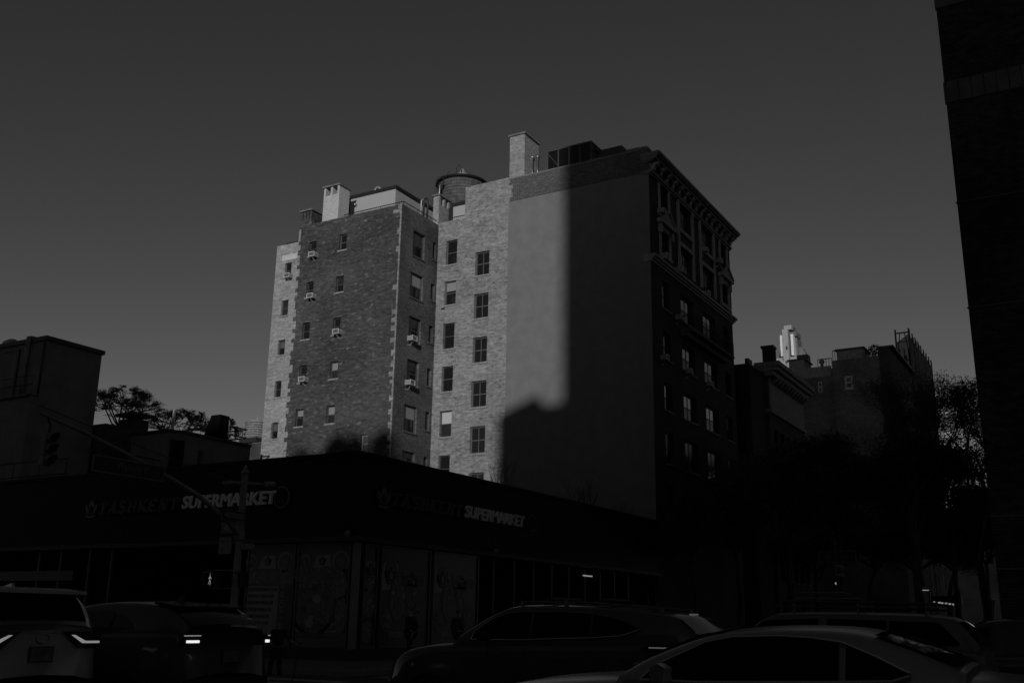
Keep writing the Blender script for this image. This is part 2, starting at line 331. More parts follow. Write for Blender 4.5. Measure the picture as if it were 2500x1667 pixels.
# recessed light brick wall
RT1 = at(z1(1690, 465), 'y', YW).z; RT2 = at(zr2(560, 575), 'y', YW).z; XT = at(z1(1800, 300), 'y', YW).x; XP = at((1240, 600), 'y', YW).x
fe = [(z1, 1638, 617, 1735, 833, dict(frame='frame_mid')), (z1, 1626, 952, 1725, 1162, dict(upper='blind', upfrac=.8, frame='frame_mid')), (z1, 1612, 1299, 1712, 1522, {}), (z3, 1600, 309, 1700, 528, dict(frame='frame_mid')), (z3, 1584, 674, 1688, 898, dict(upper='blind_bright', lower='glass_soft', style='two')), (z3, 1572, 1042, 1673, 1265, {})]
ff = [(z1, 1877, 707, 1998, 922), (z1, 1867, 1052, 1990, 1273), (z1, 1856, 1410, 1979, 1635), (z3, 1842, 427, 1973, 656), (z3, 1832, 802, 1963, 1034), (z3, 1823, 1182, 1952, 1410)]
H4 = [(HY(YW, f[0], *f[1:5]), f[5]) for f in fe]+[(HY(YW, f[0], *f[1:5]), dict(style='four', frame='frame_mid', fw=.09)) for f in ff]
w = MB(); wall(w, 'y', YW, XR, XP, 0, RT1, [h for h, _ in H4], D); wall(w, 'y', YW, XT, XP, RT1, RT2)
w.quad((XR, YW, RT1), (XT, YW, RT1), (XT, YW+.3, RT1), (XR, YW+.3, RT1)); w.quad((XT, YW, RT1), (XT, YW+5, RT1), (XT, YW+5, RT2), (XT, YW, RT2)); w.quad((XT, YW, RT2), (XP, YW, RT2), (XP, YW+.4, RT2), (XT, YW+.4, RT2))
REC = w.build("recessed_wall", "light_brick", APT)
for h, kw in H4: window(APT, 'y', YW, h, **kw)
for (f, x, y, ww, hh) in ((z1, 2015, 905, .6, .25), (z1, 1850, 1275, .5, .18), (z1, 1590, 1170, .45, .5), (z1, 1600, 1185, 1.2, .1), (z3, 1545, 915, .3, .7), (z1, 1200, 340, .3, .3)):
    a = at(f(x, y), 'y', YW); q = MB(); q.box((a.x, YW-.006, a.z-hh), (a.x+ww, YW+.02, a.z)); q.build("mortar_patch", "blind", REC)
# plastered wall with brick parapet strip
PT = at((1400, 401), 'y', YW).z; PL = at((1400, 459), 'y', YW).z
w = MB(); wall(w, 'y', YW, XP, XS, 0, PL); PLA = w.build("plaster_wall", "plaster", APT)
w = MB(); w.box((XP+.002, YW-.03, PL), (XS-.002, YW+.35, PT-.12)); PAR = w.build("parapet", "parapet_brick", APT)
q = MB(); q.box((XP, YW-.06, PT-.118), (XS+.02, YW+.4, PT)); q.build("coping", "dim_stone", PAR)
q = MB(); z = PL
while z < PT-.3:
    q.box((XP-.02, YW-.034, z), (XP+rr.choice([.1, .22, .32]), YW+.02, z+.3)); z += rr.choice([.3, .45])
q.build("corner_bricks", "light_brick", PAR)
# ---- ornate facade on the side street
def HF(f, xa, xb, yt, yb):
    """opening on the facade plane from its left edge (xa, yt..yb) and its right edge xb"""
    A = at(f(xa, yt), 'x', XS); B = at(f(xa, yb), 'x', XS); C = at(f(xb, yt), 'x', XS); return [A.y, C.y, B.z, A.z]
YE = at(z4(897, 1400), 'x', XS).y; FT = 30.3
cols4 = [(345, 407), (485, 578), (645, 735), (789, 835)]
Yc = [(at(z4(a, 600), 'x', XS).y, at(z4(b, 600), 'x', XS).y) for a, b in cols4]
def zrow(f, x, yt, yb): return at(f(x, yb), 'x', XS).z, at(f(x, yt), 'x', XS).z
rows = [zrow(z4, 345, 462, 668), zrow(z4, 365, 825, 985), zrow(z4, 370, 1205, 1412), zrow(z5, 380, 340, 548), zrow(z5, 391, 730, 940), zrow(z5, 405, 1108, 1352)]
fh = rows[3][0]-rows[4][0]; rows += [(rows[5][0]-fh*i, rows[5][1]-fh*i) for i in (1,)]
H5 = []
styles = {}
for r, (lo, hi) in enumerate(rows):
    for c_, (ya, yb) in enumerate(Yc):
        if r in (2, 3, 4, 5, 6) and c_ in (0, 3): ya += .05; yb -= .05
        H5.append(([ya, yb, lo, hi], r, c_))
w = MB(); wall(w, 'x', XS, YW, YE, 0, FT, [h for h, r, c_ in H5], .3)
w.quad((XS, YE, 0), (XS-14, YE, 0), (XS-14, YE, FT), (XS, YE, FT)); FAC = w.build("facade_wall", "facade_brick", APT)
bright = {(0, 1): ('glass_half', None), (2, 0): ('glass_half', 'glass_half'), (2, 1): ('glass_mirror', None), (2, 2): ('glass_mirror', None), (2, 3): ('glass_mirror', None), (3, 0): ('glass_half', None), (3, 1): ('glass_mirror', None), (3, 2): ('glass_mirror', None), (3, 3): ('glass_mirror', 'glass_half'), (4, 0): ('glass_mirror', None), (4, 1): ('glass_mirror', None), (4, 2): ('glass_mirror', None), (1, 3): ('glass_half', None), (1, 1): ('glass_half', None), (0, 0): ('glass_half', None)}
for h, r, c_ in H5:
    up, lw = bright.get((r, c_), ('glass_soft', None))
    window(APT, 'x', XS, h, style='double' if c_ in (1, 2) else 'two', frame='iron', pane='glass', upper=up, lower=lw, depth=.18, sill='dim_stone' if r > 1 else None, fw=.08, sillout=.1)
# stone surrounds of the two top floors
q = MB()
def fbox(mb, y0, y1, z0, z1_, out): mb.box((XS+.001, y0, z0), (XS+out, y1, z1_))
for c_ in (0, 3):
    ya, yb = Yc[c_]
    for r in (0, 1):
        lo, hi = rows[r]; sw = .26
        fbox(q, ya-sw, ya, lo-.2, hi+.3, .09); fbox(q, yb, yb+sw, lo-.2, hi+.3, .09); fbox(q, ya, yb, hi, hi+.3, .09); fbox(q, ya-sw-.05, yb+sw+.05, lo-.42, lo-.2, .16)
    lo, hi = rows[1]; ym = (ya+yb)/2; zb_ = hi+.302
    q.box((XS+.001, ya-.55, zb_), (XS+.38, yb+.55, zb_+.22)); q.prism([(XS+.001, ya-.5, zb_+.22), (XS+.001, yb+.5, zb_+.22), (XS+.001, ym+.2, zb_+.85), (XS+.001, ym-.2, zb_+.85)], (.28, 0, 0))
    q.prism([(XS+.28, ya-.6, zb_+.24), (XS+.28, ya-.45, zb_+.24), (XS+.28, ym, zb_+1.0), (XS+.28, ym, zb_+1.15)], (.14, 0, 0)); q.prism([(XS+.28, yb+.45, zb_+.24), (XS+.28, yb+.6, zb_+.24), (XS+.28, ym, zb_+1.15), (XS+.28, ym, zb_+1.0)], (.14, 0, 0))
    for yy in (ya-.4, yb+.14): q.box((XS+.001, yy, hi-.35), (XS+.26, yy+.24, hi+.3))
for c_ in (1, 2):
    ya, yb = Yc[c_]; sw = .3; lo1 = rows[1][0]; hi0 = rows[0][1]
    fbox(q, ya-sw, ya, lo1-.35, hi0+.3, .12); fbox(q, yb, yb+sw, lo1-.35, hi0+.3, .12); fbox(q, ya, yb, hi0, hi0+.3, .12)
    fbox(q, ya, yb, rows[0][0]-.28, rows[0][0]-.02, .12); fbox(q, ya, yb, rows[1][1]+.02, rows[1][1]+.28, .12)
q.build("stone_surround", "stone", FAC)
# middle cornice
zc = 23.68
q = MB()
for (o, a, b) in ((.1, -.44, -.3), (.22, -.3, -.16), (.36, -.16, 0)): q.box((XS-.45, YW-.02-o*.15, zc+a), (XS+o, YE+o*.5, zc+b-.003))
q.build("string_course", "stone", FAC)
# top cornice with modillions
q = MB(); zt = 30.42
for (o, a, b) in ((.82, -.1, .08), (.72, -.22, -.1), (.56, -.4, -.22), (.28, -.5, -.4), (.2, -1.2, -1.06), (.1, -1.32, -1.2)): q.box((XS-.5, YW-.03-o*.2, zt+a), (XS+o, YE+o*.45, zt+b-.003))
q.box((XS+.001, YW+.05, zt-1.06), (XS+.08, YE, zt-.5)); COR = q.build("cornice", "dim_stone", APT)
n = 15
for i in range(n):
    y = YW+.35+(YE-YW-.7)*i/(n-1); b = MB()
    b.prism([(XS+.082, y-.16, zt-.504), (XS+.56, y-.16, zt-.504), (XS+.56, y-.16, zt-.62), (XS+.32, y-.16, zt-.75), (XS+.26, y-.16, zt-.95), (XS+.082, y-.16, zt-1.05)], (0, .34, 0)); b.build("bracket", "stone", COR)
q = MB(); q.box((XS-1.35, YW+.0, PT), (XS-.1, YW+1.0, at((1583, 355), 'y', YW).z)); q.build("end_pier", "dim_stone", COR)
# balcony on the facade
q = MB(); zb_ = rows[2][0]-.75; y0 = Yc[1][0]-.3; y1 = Yc[2][1]+1.2
q.box((XS+.001, y0, zb_-.12), (XS+.95, y1, zb_)); q.box((XS+.001, y0, zb_-.42), (XS+.5, y1, zb_-.122)); bal = q.build("balcony", "dark_sill", APT)
q = MB(); q.tube([(XS+.9, y0, zb_+.95), (XS+.9, y1, zb_+.95)], .03, 4); q.tube([(XS+.9, y0, zb_+.1), (XS+.9, y1, zb_+.1)], .02, 4)
for i in range(int((y1-y0)/.16)+1): q.tube([(XS+.9, y0+i*.16, zb_), (XS+.9, y0+i*.16, zb_+.95)], .012, 4)
for yy in (y0, y1): q.tube([(XS, yy, zb_+.95), (XS+.9, yy, zb_+.95)], .03, 4)
q.build("railing", "iron", bal)
# roofs and hidden backs so the house is closed
q = MB(); q.box((XLL+.01, YG+.25, ST-1.1), (XL, YG+16, ST-1)); q.box((XL, YG+.3, BT-.45), (XR-.3, YW+16, BT-.4)); q.box((XR-.3, YW+.3, RT1-.5), (XS-.45, YE-.05, RT1-.4)); q.build("roof", "roofing", APT)
q = MB(); q.quad((XLL, YG+16, 0), (XS-14, YG+16, 0), (XS-14, YG+16, ST), (XLL, YG+16, ST)); q.quad((XL, YG+.02, ST), (XL, YG+16, ST), (XL, YG+16, BT), (XL, YG+.02, BT)); q.build("rear_wall", "side_brick", APT)
# ---- roof-top chimneys
def chimney(x0, x1, y0, y1, z0, z1_, m, vents=2, side=False):
    b = MB()
    if not vents: b.box((x0, y0, z0), (x1, y1, z1_-.12)); 
    else:
        b.box((x0, y0, z0), (x1, y1, z1_-.75)); hv = z1_-.12
        for i in range(vents+1):
            if side: yy = y0+(y1-y0-.22)*i/vents; b.box((x0, yy, z1_-.75), (x1, yy+.22, hv))
            else: xx = x0+(x1-x0-.18)*i/vents; b.box((xx, y0, z1_-.75), (xx+.18, y1, hv))
    ch = b.build("chimney", m, APT)
    b = MB(); b.box((x0-.1, y0-.1, z1_-.118), (x1+.1, y1+.1, z1_)); b.build("chimney_cap", "dim_stone", ch)
    return ch
a = at(n1(45, 820), 'y', YG); b = at(n1(315, 770), 'y', YG); t = at(n1(340, 200), 'y', YG)
WX0, WX1 = a.x, b.x
chimney(a.x, b.x, YG+.02, YG+1.15, BT-.4, t.z, "white_brick", 2)
a = at(z1(447, 490), 'y', YG); b = at(z1(537, 460), 'y', YG); t = at(z1(530, 370), 'y', YG)
chimney(a.x, b.x, YG+.02, YG+1.1, BT-.4, t.z, "dark_brick", 3)
a = at(n2(137, 710), 'y', YW); b = at(n2(352, 670), 'y', YW); t = at(n2(250, 100), 'y', YW)
chimney(a.x, b.x, YW+.02, YW+2.0, RT1, t.z, "buff_brick", 0)
a = at(n1(1985, 700), 'y', YW+.4); b = at(n1(2085, 700), 'y', YW+.4); t = at(n1(2040, 400), 'y', YW+.4)
chimney(a.x, b.x, YW+.35, YW+1.75, RT1-.5, t.z, "pale_brick", 2, side=True)
# ---- penthouse
PY = YG+2.4
a = at(n1(550, 450), 'y', PY); b = at(n1(1330, 250), 'y', PY); d = at(n1(420, 475), 'y', PY)
PX1 = b.x; PX0 = d.x; PZ = b.z; PXD = a.x
pend = at(n1(1985, 640), 'x', PX1).y
q = MB(); q.box((PXD, PY, BT-.6), (PX1, pend, PZ-.17)); PEN = q.build("penthouse", "render_paint", APT)
q = MB(); q.box((PX0-.1, PY-.12, PZ-.168), (PX1+.12, pend+.1, PZ+.04)); q.build("penthouse_roof", "iron", PEN)
q = MB(); q.box((PX0, PY+.05, BT-.6), (PXD-.002, PY+3, PZ-.17)); q.build("door", "iron", PEN)
q = MB(); q.box((PX0+.05, PY+.0, PZ-.6), (PXD-.25, PY+.048, PZ-.3)); q.build("transom", "render_paint", PEN)
q = MB(); a = at(n1(545, 640), 'y', PY-.1); b = at(n1(740, 660), 'y', PY-.1); q.box((a.x, PY-.5, BT-.5), (b.x, PY-.06, BT+.45)); q.build("planter_wall", "iron", PEN)
c = at(n1(620, 562), 'y', PY-.12); q = MB(); q.lathe((c.x, c.y, c.z), [(.04, .1), (.11, .06), (.14, -.05), (.1, -.12)], 12); tag(q.build("wall_lamp", "steel", PEN, True))
# gooseneck vents
def goose(x, y, z0, h, rx, r=.11, m='galv', name="vent_pipe", down=.35, dir=1):
    q = MB(); pts = [(x, y, z0), (x, y, z0+h)]+[(x+dir*rx*(1-math.cos(t)), y, z0+h+rx*math.sin(t)) for t in [.5, 1.0, 1.57, 2.1, 2.6, 3.14]]+[(x+dir*2*rx, y, z0+h-down)]
    q.tube(pts, r, 8); return q.build(name, m, APT, True)
v = at(n1(965, 320), 'y', PY+1); goose(v.x, PY+1, PZ, .55, .25, .1, down=.05)
v = at(n1(1775, 490), 'x', XR-.9); goose(XR-.9, v.y, BT-.4, v.z-BT+.4-.12, .12, .07, down=.1)
v = at(n1(1822, 470), 'x', XR-.6); goose(XR-.6, v.y, BT-.4, v.z-BT+.4-.16, .16, .07, 'iron', down=v.z-BT+.2)
v = at(n2(467, 620), 'y', YW+1.2)
for dx, hh in ((0, 1.55), (.42, 1.5)): 
    q = MB(); q.tube([(v.x+dx, YW+1.2, RT2-.6), (v.x+dx, YW+1.2, RT2+hh+.1)], .11, 10); q.tube([(v.x+dx, YW+1.2, RT2+hh+.1), (v.x+dx, YW+1.2, RT2+hh+.28)], .15, 10); q.build("flue_pipe", "steel", APT, True)
# railings round the roof edges
def railing(p, q_, z, h=.95, step=.16, name="roof_railing"):
    p = Vector(p); q_ = Vector(q_); m = MB(); L = (q_-p).length
    m.tube([p+UZ*h, q_+UZ*h], .035, 4); m.tube([p+UZ*.08, q_+UZ*.08], .02, 4)
    for i in range(int(L/step)+1):
        s_ = p+(q_-p)*(i*step/L); m.tube([s_, s_+UZ*h], .013 if i % 10 else .03, 4)
    return m.build(name, "iron", APT)
railing((WX1+.3, YG+.35, BT-.4), (XR-.12, YG+.35, BT-.4), 0, .72); railing((XR-.12, YG+.35, BT-.4), (XR-.12, YW-.1, BT-.4), 0, .72)
railing((at(z1(540, 440), 'y', YG+.4).x, YG+.4, BT-.4), (WX0-.1, YG+.4, BT-.4), 0, .75)
railing((at(z1(330, 650), 'y', YG+.5).x, YG+.5, ST-.5), (XL-.1, YG+.5, ST-.5), 0, .8)
railing((XR+.9, YW+.4, RT1-.4), (XT, YW+.4, RT1-.4), 0, .8)
bx0 = at(z1(1700, 400), 'y', YW+1).x; bx9 = at(z1(1662, 400), 'y', YW+1).x; bzt = at(z1(1750, 345), 'y', YW+1).z
q = MB(); q.box((bx0, YW+1, RT1-.5), (XT+2.5, YW+7, bzt)); TB = q.build("tank_bulkhead", "render_paint", APT)
q = MB(); q.box((bx9, YW+1.02, RT1-.5), (bx0-.002, YW+6.9, bzt)); q.build("door", "iron", TB)
# glazed roof room and dark sheds
GY = YW+1.6
a = at(n2(690, 575), 'y', GY); b = at(n2(1312, 450), 'y', GY); t = at(n2(1312, 205), 'y', GY)
gx0, gx1, gz = a.x, b.x, t.z; gend = at(n2(1560, 300), 'x', gx1).y
q = MB(); q.box((gx0, GY, RT2-1), (gx1, gend, gz-.08)); GL = q.build("glass_roof_room", "shopglass", APT)
q = MB()
for i in range(5):
    xx = gx0+(gx1-gx0)*i/4; q.box((xx-.04, GY-.03, RT2-1), (xx+.04, GY+.02, gz))
for i in range(4):
    yy = GY+(gend-GY)*i/3; q.box((gx1-.02, yy-.04, RT2-1), (gx1+.04, yy+.04, gz))
q.box((gx0-.05, GY-.05, gz-.078), (gx1+.05, gend+.05, gz+.02)); q.tube([(gx0, GY-.02, gz-.2), (gx0+(gx1-gx0)/4, GY-.02, gz-1.3)], .03, 4); q.build("glazing_bars", "frame", GL)
SY = YW+1.0
a = at(n2(1390, 400), 'y', SY); b = at(n2(1755, 330), 'y', SY); t = at(n2(1755, 262), 'y', SY); e_ = at(n2(1830, 325), 'x', b.x)
q = MB(); q.box((a.x, SY, RT2-1), (b.x, e_.y, t.z)); q.build("roof_shed", "iron", APT)
c = at(n2(1355, 430), 'y', SY-.3)
q = MB(); q.lathe((c.x, c.y, PT), [(.05, 0), (.05, .25), (.16, .35), (.16, .5), (.09, .55), (.09, .85), (.2, .95), (.22, 1.1), (.02, 1.25)], 12); q.build("roof_vent", "iron", APT, True)
p = at(n2(1840, 345), 'y', YW+.6); p2 = at(n2(2005, 300), 'y', YW+.6)
q = MB(); q.tube([(p.x, YW+.6, PT+.42), (p2.x, YW+.6, PT+.42)], .05, 4)
for i in range(8): x = p.x+(p2.x-p.x)*i/7; q.tube([(x, YW+.6, PT-.1), (x, YW+.6, PT+.42)], .035, 4)
q.tube([(XP+4.3, YW+.5, PT+.18), (XS-4, YW+.5, PT+.16)], .03, 4); q.build("roof_railing", "iron", APT)
# ---- wooden water tank (stands on the roof)
TY = YW+4.6
cL = at(zr2(232, 600), 'y', TY); cR = at(zr2(525, 560), 'y', TY); cx = (cL.x+cR.x)/2; R_ = (cR.x-cL.x)/2/1.0
zt_ = at(zr2(380, 508), 'y', TY-R_).z; zb0 = at(zr2(340, 715), 'y', TY-R_*.92).z
TANK = thing("water_tank", (cx, TY, zb0-2.2), "weathered wooden water tank with a cone roof on top of the tall apartment house", "water tank")
q = MB(); q.lathe((cx, TY, 0), [(R_*.93, zb0), (R_, zt_)], 40); TK = q.build("tank_barrel", "tank_wood", TANK)
q = MB()
for i in range(8):
    z = zb0+.15+(zt_-zb0-.3)*(i/7)**.85; rr_ = R_*(.93+.07*(z-zb0)/(zt_-zb0))+.01
    q.tube([(cx+rr_*math.cos(t*math.pi/18), TY+rr_*math.sin(t*math.pi/18), z) for t in range(37)], .012, 4, caps=False)
q.build("hoops", "iron", TK)
q = MB()
for i in range(26):
    t = 2*math.pi*i/26; q.tube([(cx+(R_*.93+.005)*math.cos(t), TY+(R_*.93+.005)*math.sin(t), zb0), (cx+(R_+.005)*math.cos(t), TY+(R_+.005)*math.sin(t), zt_)], .006, 3)
q.build("stave_seams", "iron", TK)
q = MB(); q.lathe((cx, TY, 0), [(R_+.12, zt_), (R_+.1, zt_+.07), (R_*.55, zt_+.55), (.3, zt_+.95), (.12, zt_+1.35), (.02, zt_+1.4)], 32); RF = q.build("tank_roof", "tank_roof", TANK, True)
q = MB(); q.tube([(cx+(R_+.1)*math.cos(t*math.pi/18), TY+(R_+.1)*math.sin(t*math.pi/18), zt_+.0) for t in range(37)], .09, 5, caps=False); q.build("roof_rim", "iron", RF)
q = MB()
for dx, hh in ((-.95, 1.15), (0, 1.55)):
    q.tube([(cx+dx-.22, TY-.5, zt_+.2), (cx+dx-.2, TY-.5, zt_+hh-.3), (cx+dx, TY-.5, zt_+hh), (cx+dx+.2, TY-.5, zt_+hh-.3), (cx+dx+.22, TY-.5, zt_+.2)], .025, 5)
q.build("ladder_hoop", "iron", RF)
q = MB()
for dx in (-.95, -.3):
    q.tube([(cx+dx-.5, TY-R_-.06, zb0+.1), (cx+dx, TY-R_-.1, zt_+.2)], .025, 4)
for i in range(12):
    t = i/11; x0 = cx-1.45+.5*t; q.tube([(x0, TY-R_-.07, zb0+.1+(zt_-zb0)*t), (x0+.65, TY-R_-.07, zb0+.1+(zt_-zb0)*t)], .015, 4)
q.build("ladder", "iron", TANK)
q = MB(); q.box((cx-R_*.9, TY-R_*.9, zb0-.35), (cx+R_*.9, TY+R_*.9, zb0-.003))
for sx in (-1, 1):
    for sy in (-1, 1): q.box((cx+sx*R_*.6-.12, TY+sy*R_*.6-.12, RT1-.4), (cx+sx*R_*.6+.12, TY+sy*R_*.6+.12, zb0-.352))
q.build("tank_stand", "iron", TANK)
v = at(n1(2095, 200), 'y', TY-R_-.4); q = MB(); q.tube([(v.x-.15, v.y, RT1), (v.x, v.y, v.z-.2), (v.x+.2, v.y+.2, v.z+.1)], .09, 8); q.build("overflow_pipe", "steel", TANK, True)
# ---- window air conditioners: each a thing
AC = {}
def make_ac():
    r = thing("air_conditioner", (0, 0, 0), "x", "air conditioner", "window air conditioners on the apartment house")
    b = MB(); b.box((-.31, -.5, 0), (.31, .1, .4)); b.build("casing", "ac_grey", r)
    b = MB(); b.box((-.26, -.508, .05), (.26, -.502, .35)); b.build("grille", "ac_grille", r)
    b = MB()
    for (a0, a1) in (((-.325, 0), (.325, .05)), ((-.325, .36), (.325, .415)), ((-.325, .05), (-.275, .36)), ((.275, .05), (.325, .36))): b.box((a0[0], -.53, a0[1]), (a1[0], -.503, a1[1]))
    b.box((.312, -.5, .3), (.318, .05, .34)); b.build("rim", "ac_white", r)
    b = MB(); b.tube([(-.05, -.38, -.003), (.06, -.02, -.3)], .018, 4); b.box((-.2, -.02, -.33), (.2, .04, -.29)); b.build("bracket", "ac_white", r)
    return r
first_ac = [None]
def put_ac(x, y, z, rz, label, s=1.0):
    o = first_ac[0]
    if o is None: o = first_ac[0] = make_ac()
    else: o = clone(o)
    o.location = (x, y, z); o.rotation_euler = (0, 0, rz); o.scale = (s, s, s); o["label"] = label
def acY(f, x, y, label, s=.84, c=None):
    p = at(f(x, y), 'y', (c or YG)-.4); put_ac(p.x, (c or YG)+.02, p.z, 0, label, s)
acY(z1, 537, 758, "air conditioner in the top left window of the dark wing, under the small chimney")
acY(z1, 522, 1098, "air conditioner in the left column of the dark wing, second from top")
acY(z1, 735, 1392, "air conditioner in the right window column of the dark wing, with a propping bar below")
acY(z3, 455, 440, "air conditioner in the left window column of the dark wing, lowest of its three")
acY(z1, 332, 930, "air conditioner in the top window of the pale brick bay, under a white lintel", .8)
def acX(f, x, y, label, s=.84, c=None, dy=0):
    c = c if c is not None else XR
    p = at(f(x, y), 'x', c+.4); put_ac(c+.02 if s else c, p.y+dy, p.z, math.pi/2, label, s)
acX(z1, 1380, 1450, "air conditioner in the third window down on the flank of the wing")
acX(z3, 1362, 470, "air conditioner in the fourth window down on the flank of the wing")
acX(z4, 383, 690, "air conditioner in the nearest top floor window of the ornate facade", .78, XS)
acX(z4, 400, 1045, "large air conditioner in the window under the nearest facade pediment", .95, XS)
acX(z4, 525, 1150, "large air conditioner in the second bay of the facade, just above the ledge", .95, XS)
acX(z4, 710, 985, "air conditioner in the top floor window of the third facade bay", .78, XS)
acX(z4, 820, 1070, "air conditioner in the top floor window of the farthest facade bay", .78, XS)
acX(z4, 725, 1320, "air conditioner in the third facade bay, just above the ledge", .78, XS)
acX(z5, 410, 560, "air conditioner in the nearest facade column, two floors below the ledge", .78, XS)
acX(z5, 590, 665, "air conditioner in the second facade bay, two floors below the ledge", .78, XS)
acX(z5, 750, 760, "air conditioner in the third facade bay, two floors below the ledge", .78, XS)
acX(z5, 520, 250, "air conditioner above the balcony in the second facade bay", .78, XS)
# ================================================================== buildings over the avenue, behind the camera, that shade the street
TA = math.tan(math.radians(22.0)); TE = math.tan(math.radians(14.0))/math.cos(math.radians(22.0))
YC = -50.0
def toward_sun(p, y): k = p.y-y; return p.x+k*TA, p.z+k*TE
def block(name, x0, x1, y0, y1, h, label, m="facade_brick", setback=None):
    t = thing(name, (x0, y1, 0), label, "building")
    b = MB(); b.box((x0, y0, 0), (x1, y1, h)); 
    for (a, c_, d, e_, hh) in (setback or []): b.box((a, d, h+.001), (c_, e_, hh))
    o = b.build("wall", m, t)
    b = MB(); n = max(2, int((x1-x0)/3.2)); f = int(h/3.4)
    for i in range(n):
        for j in range(f):
            xx = x0+(x1-x0)*(i+.5)/n; zz = 3.6+j*3.35
            if zz+1.8 < h-.5: b.box((xx-.55, y1+.003, zz), (xx+.55, y1+.03, zz+1.7))
    if b.v: b.build("window_panes", "glass", t)["kind"] = "stuff"
    b = MB(); b.box((x0-.2, y1-.1, h-.6), (x1+.2, y1+.25, h-.3)); b.build("cornice", "dim_stone", t)
    return t
def wallx(px, py, c): return toward_sun(at(px, 'y', c), YC)
# heights read from the shadow line on the walls
sx0, sz0 = toward_sun(at(dd(655, 1047), 'y', YG), YC)
sx1, sz1 = toward_sun(at(dd(760, 1010), 'y', YG), YC)
sxs, szs = toward_sun(at(dd(905, 1000), 'y', YG), YC)
slx, slz = toward_sun(at(dd(1035, 1045), 'y', YW), YC)
spx, spz = toward_sun(at(dd(1157, 930), 'y', YW), YC)
shx, shz = toward_sun(at(dd(1300, 945), 'y', YW), YC)
chx, chz = toward_sun(at(dd(1237, 885), 'y', YW), YC)
dp = 12.0
def front_x_for_left_edge(x): return x+dp*TA
L0 = toward_sun(Vector((XL-.15, YG, 0)), YC)[0]
LL = toward_sun(Vector((XLL-1.0, YG-5, 0)), YC)[0]
block("shading_block", LL-2, L0+2, YC-4, YC+.001, 38.6, "unseen filler block across the avenue, added to shade the shop front and the low building")  # added filler: blocks sun that would reach the shop front and low building
block("shading_block", slx+.001, spx+.3, YC-5, YC+.001, 35, "narrow unseen filler block across the avenue, added to keep sun off the shop front")  # added filler: stops sun leaking through the slot onto the shop
block("shading_block", L0+.0+dp*TA*.15, slx, YC-2, YC, sz0-.3, "low apartment block across the avenue shading the foot of the brick wing")
block("shading_block", sx1-1.2, slx-.001, YC-6, YC-2.001, sz1-.5, "apartment block across the avenue with a stepped roof")
block("shading_block", spx+.3, shx+2.6, YC-2, YC, spz-.25, "apartment block across the avenue shading the foot of the plastered wall", setback=[(chx-.26, chx+.26, YC-1.5, YC-.5, chz-.5), (chx-1.3, chx+.5, YC-1.8, YC-.3, spz+.15)])
hd_ = toward_sun(at(dd(1301, 500), 'y', YW), YC-14)[0]-.3
block("apartment_tower", hd_, hd_+85, YC-14, YC-.001-2.2, 96, "very tall apartment tower across the avenue, shading the right half of the scene")
block("apartment_tower", LL-75, LL-.5, YC-10, YC, 60, "long apartment block across the avenue shading the left side of the street")
# unseen rounded shapes added on the low block to bump the wing's shadow line
q = MB()
for (x, y, r, up) in ((690, 1047, .9, .0), (775, 1012, 1.2, .3), (815, 1012, 1.0, .2), (880, 1000, 1.1, .5)):
    xx, zz = toward_sun(at(dd(x, y), 'y', YG), YC-1); q.lathe((xx, YC-1, 0), [(r*.8, sz0-.4), (r, zz-r*.4), (r*.5, zz+.2), (.1, zz+.5)], 10)
t = thing("shadow_bumps", (sx1, YC-1, sz0-.4), "unseen rounded shapes added on the low block across the avenue to bump its shadow line", "shrub"); q.build("foliage", "leaf_dark", t)["kind"] = "stuff"
# ================================================================== supermarket
MK = thing("supermarket", (XS, YF, 0), "black fronted one storey corner supermarket with lettering on both sides and poster covered windows", "shop")
ZT = at((880, 1102.3), 'y', YF).z; ZA = at((849, 1310), 'y', YF).z; ZB = at((800, 1581), 'y', YF).z
XW = -75.0; YB = YW-.1
b = MB(); b.box((XW, YF, ZA), (XS, YF+.5, ZT)); b.box((XS-.5, YF+.501, ZA), (XS, YB, ZT)); FS = b.build("fascia", "fascia", MK)
b = MB(); b.box((XW, YF-.06, ZT-.10), (XS+.06, YF+.6, ZT+.03)); b.box((XS-.55, YF+.601, ZT-.10), (XS+.06, YB, ZT+.03)); b.build("coping", "fascia", FS)
b = MB(); b.box((XW, YF+.502, ZT-1.0), (XS-.502, YF+6.3, ZT-.8)); b.build("roof", "roofing", MK)
b = MB(); b.box((XW, YF-.35, ZA-.16), (XS+.35, YF-.001, ZA-.002)); b.box((XS+.001, YF, ZA-.16), (XS+.35, YB, ZA-.002)); b.build("soffit_trim", "soffit", MK)
# walls below: base and piers (the shop is open and dark behind)
b = MB(); b.box((at((594, 1400), 'y', YF).x, YF+.02, .13), (XS-.02, YF+.4, ZB)); b.box((XS-.4, YF+.401, .13), (XS-.02, YB, ZB)); b.build("base_wall", "soffit", MK)
b = MB(); b.box((XW, YF+6.0, .13), (XS-3.2, YF+6.29, ZT-1.0)); b.box((XS-3.2, YF+6.3, .13), (XS-2.9, YB, ZT-.2)); b.box((XW, YF+4.5, .13), (XS-4, YF+4.7, ZA+.2)); b.build("inner_wall", "soffit", MK)
def boxY(mb, p0, p1, out, back=.0, c=YF):
    A = at(p0, 'y', c); B = at(p1, 'y', c); mb.box((A.x, c-out, A.z), (B.x, c-back, B.z))
def boxX(mb, p0, p1, out, back=.0, c=XS):
    A = at(p0, 'x', c); B = at(p1, 'x', c); mb.box((c+out, A.y, A.z), (c+back, B.y, B.z))
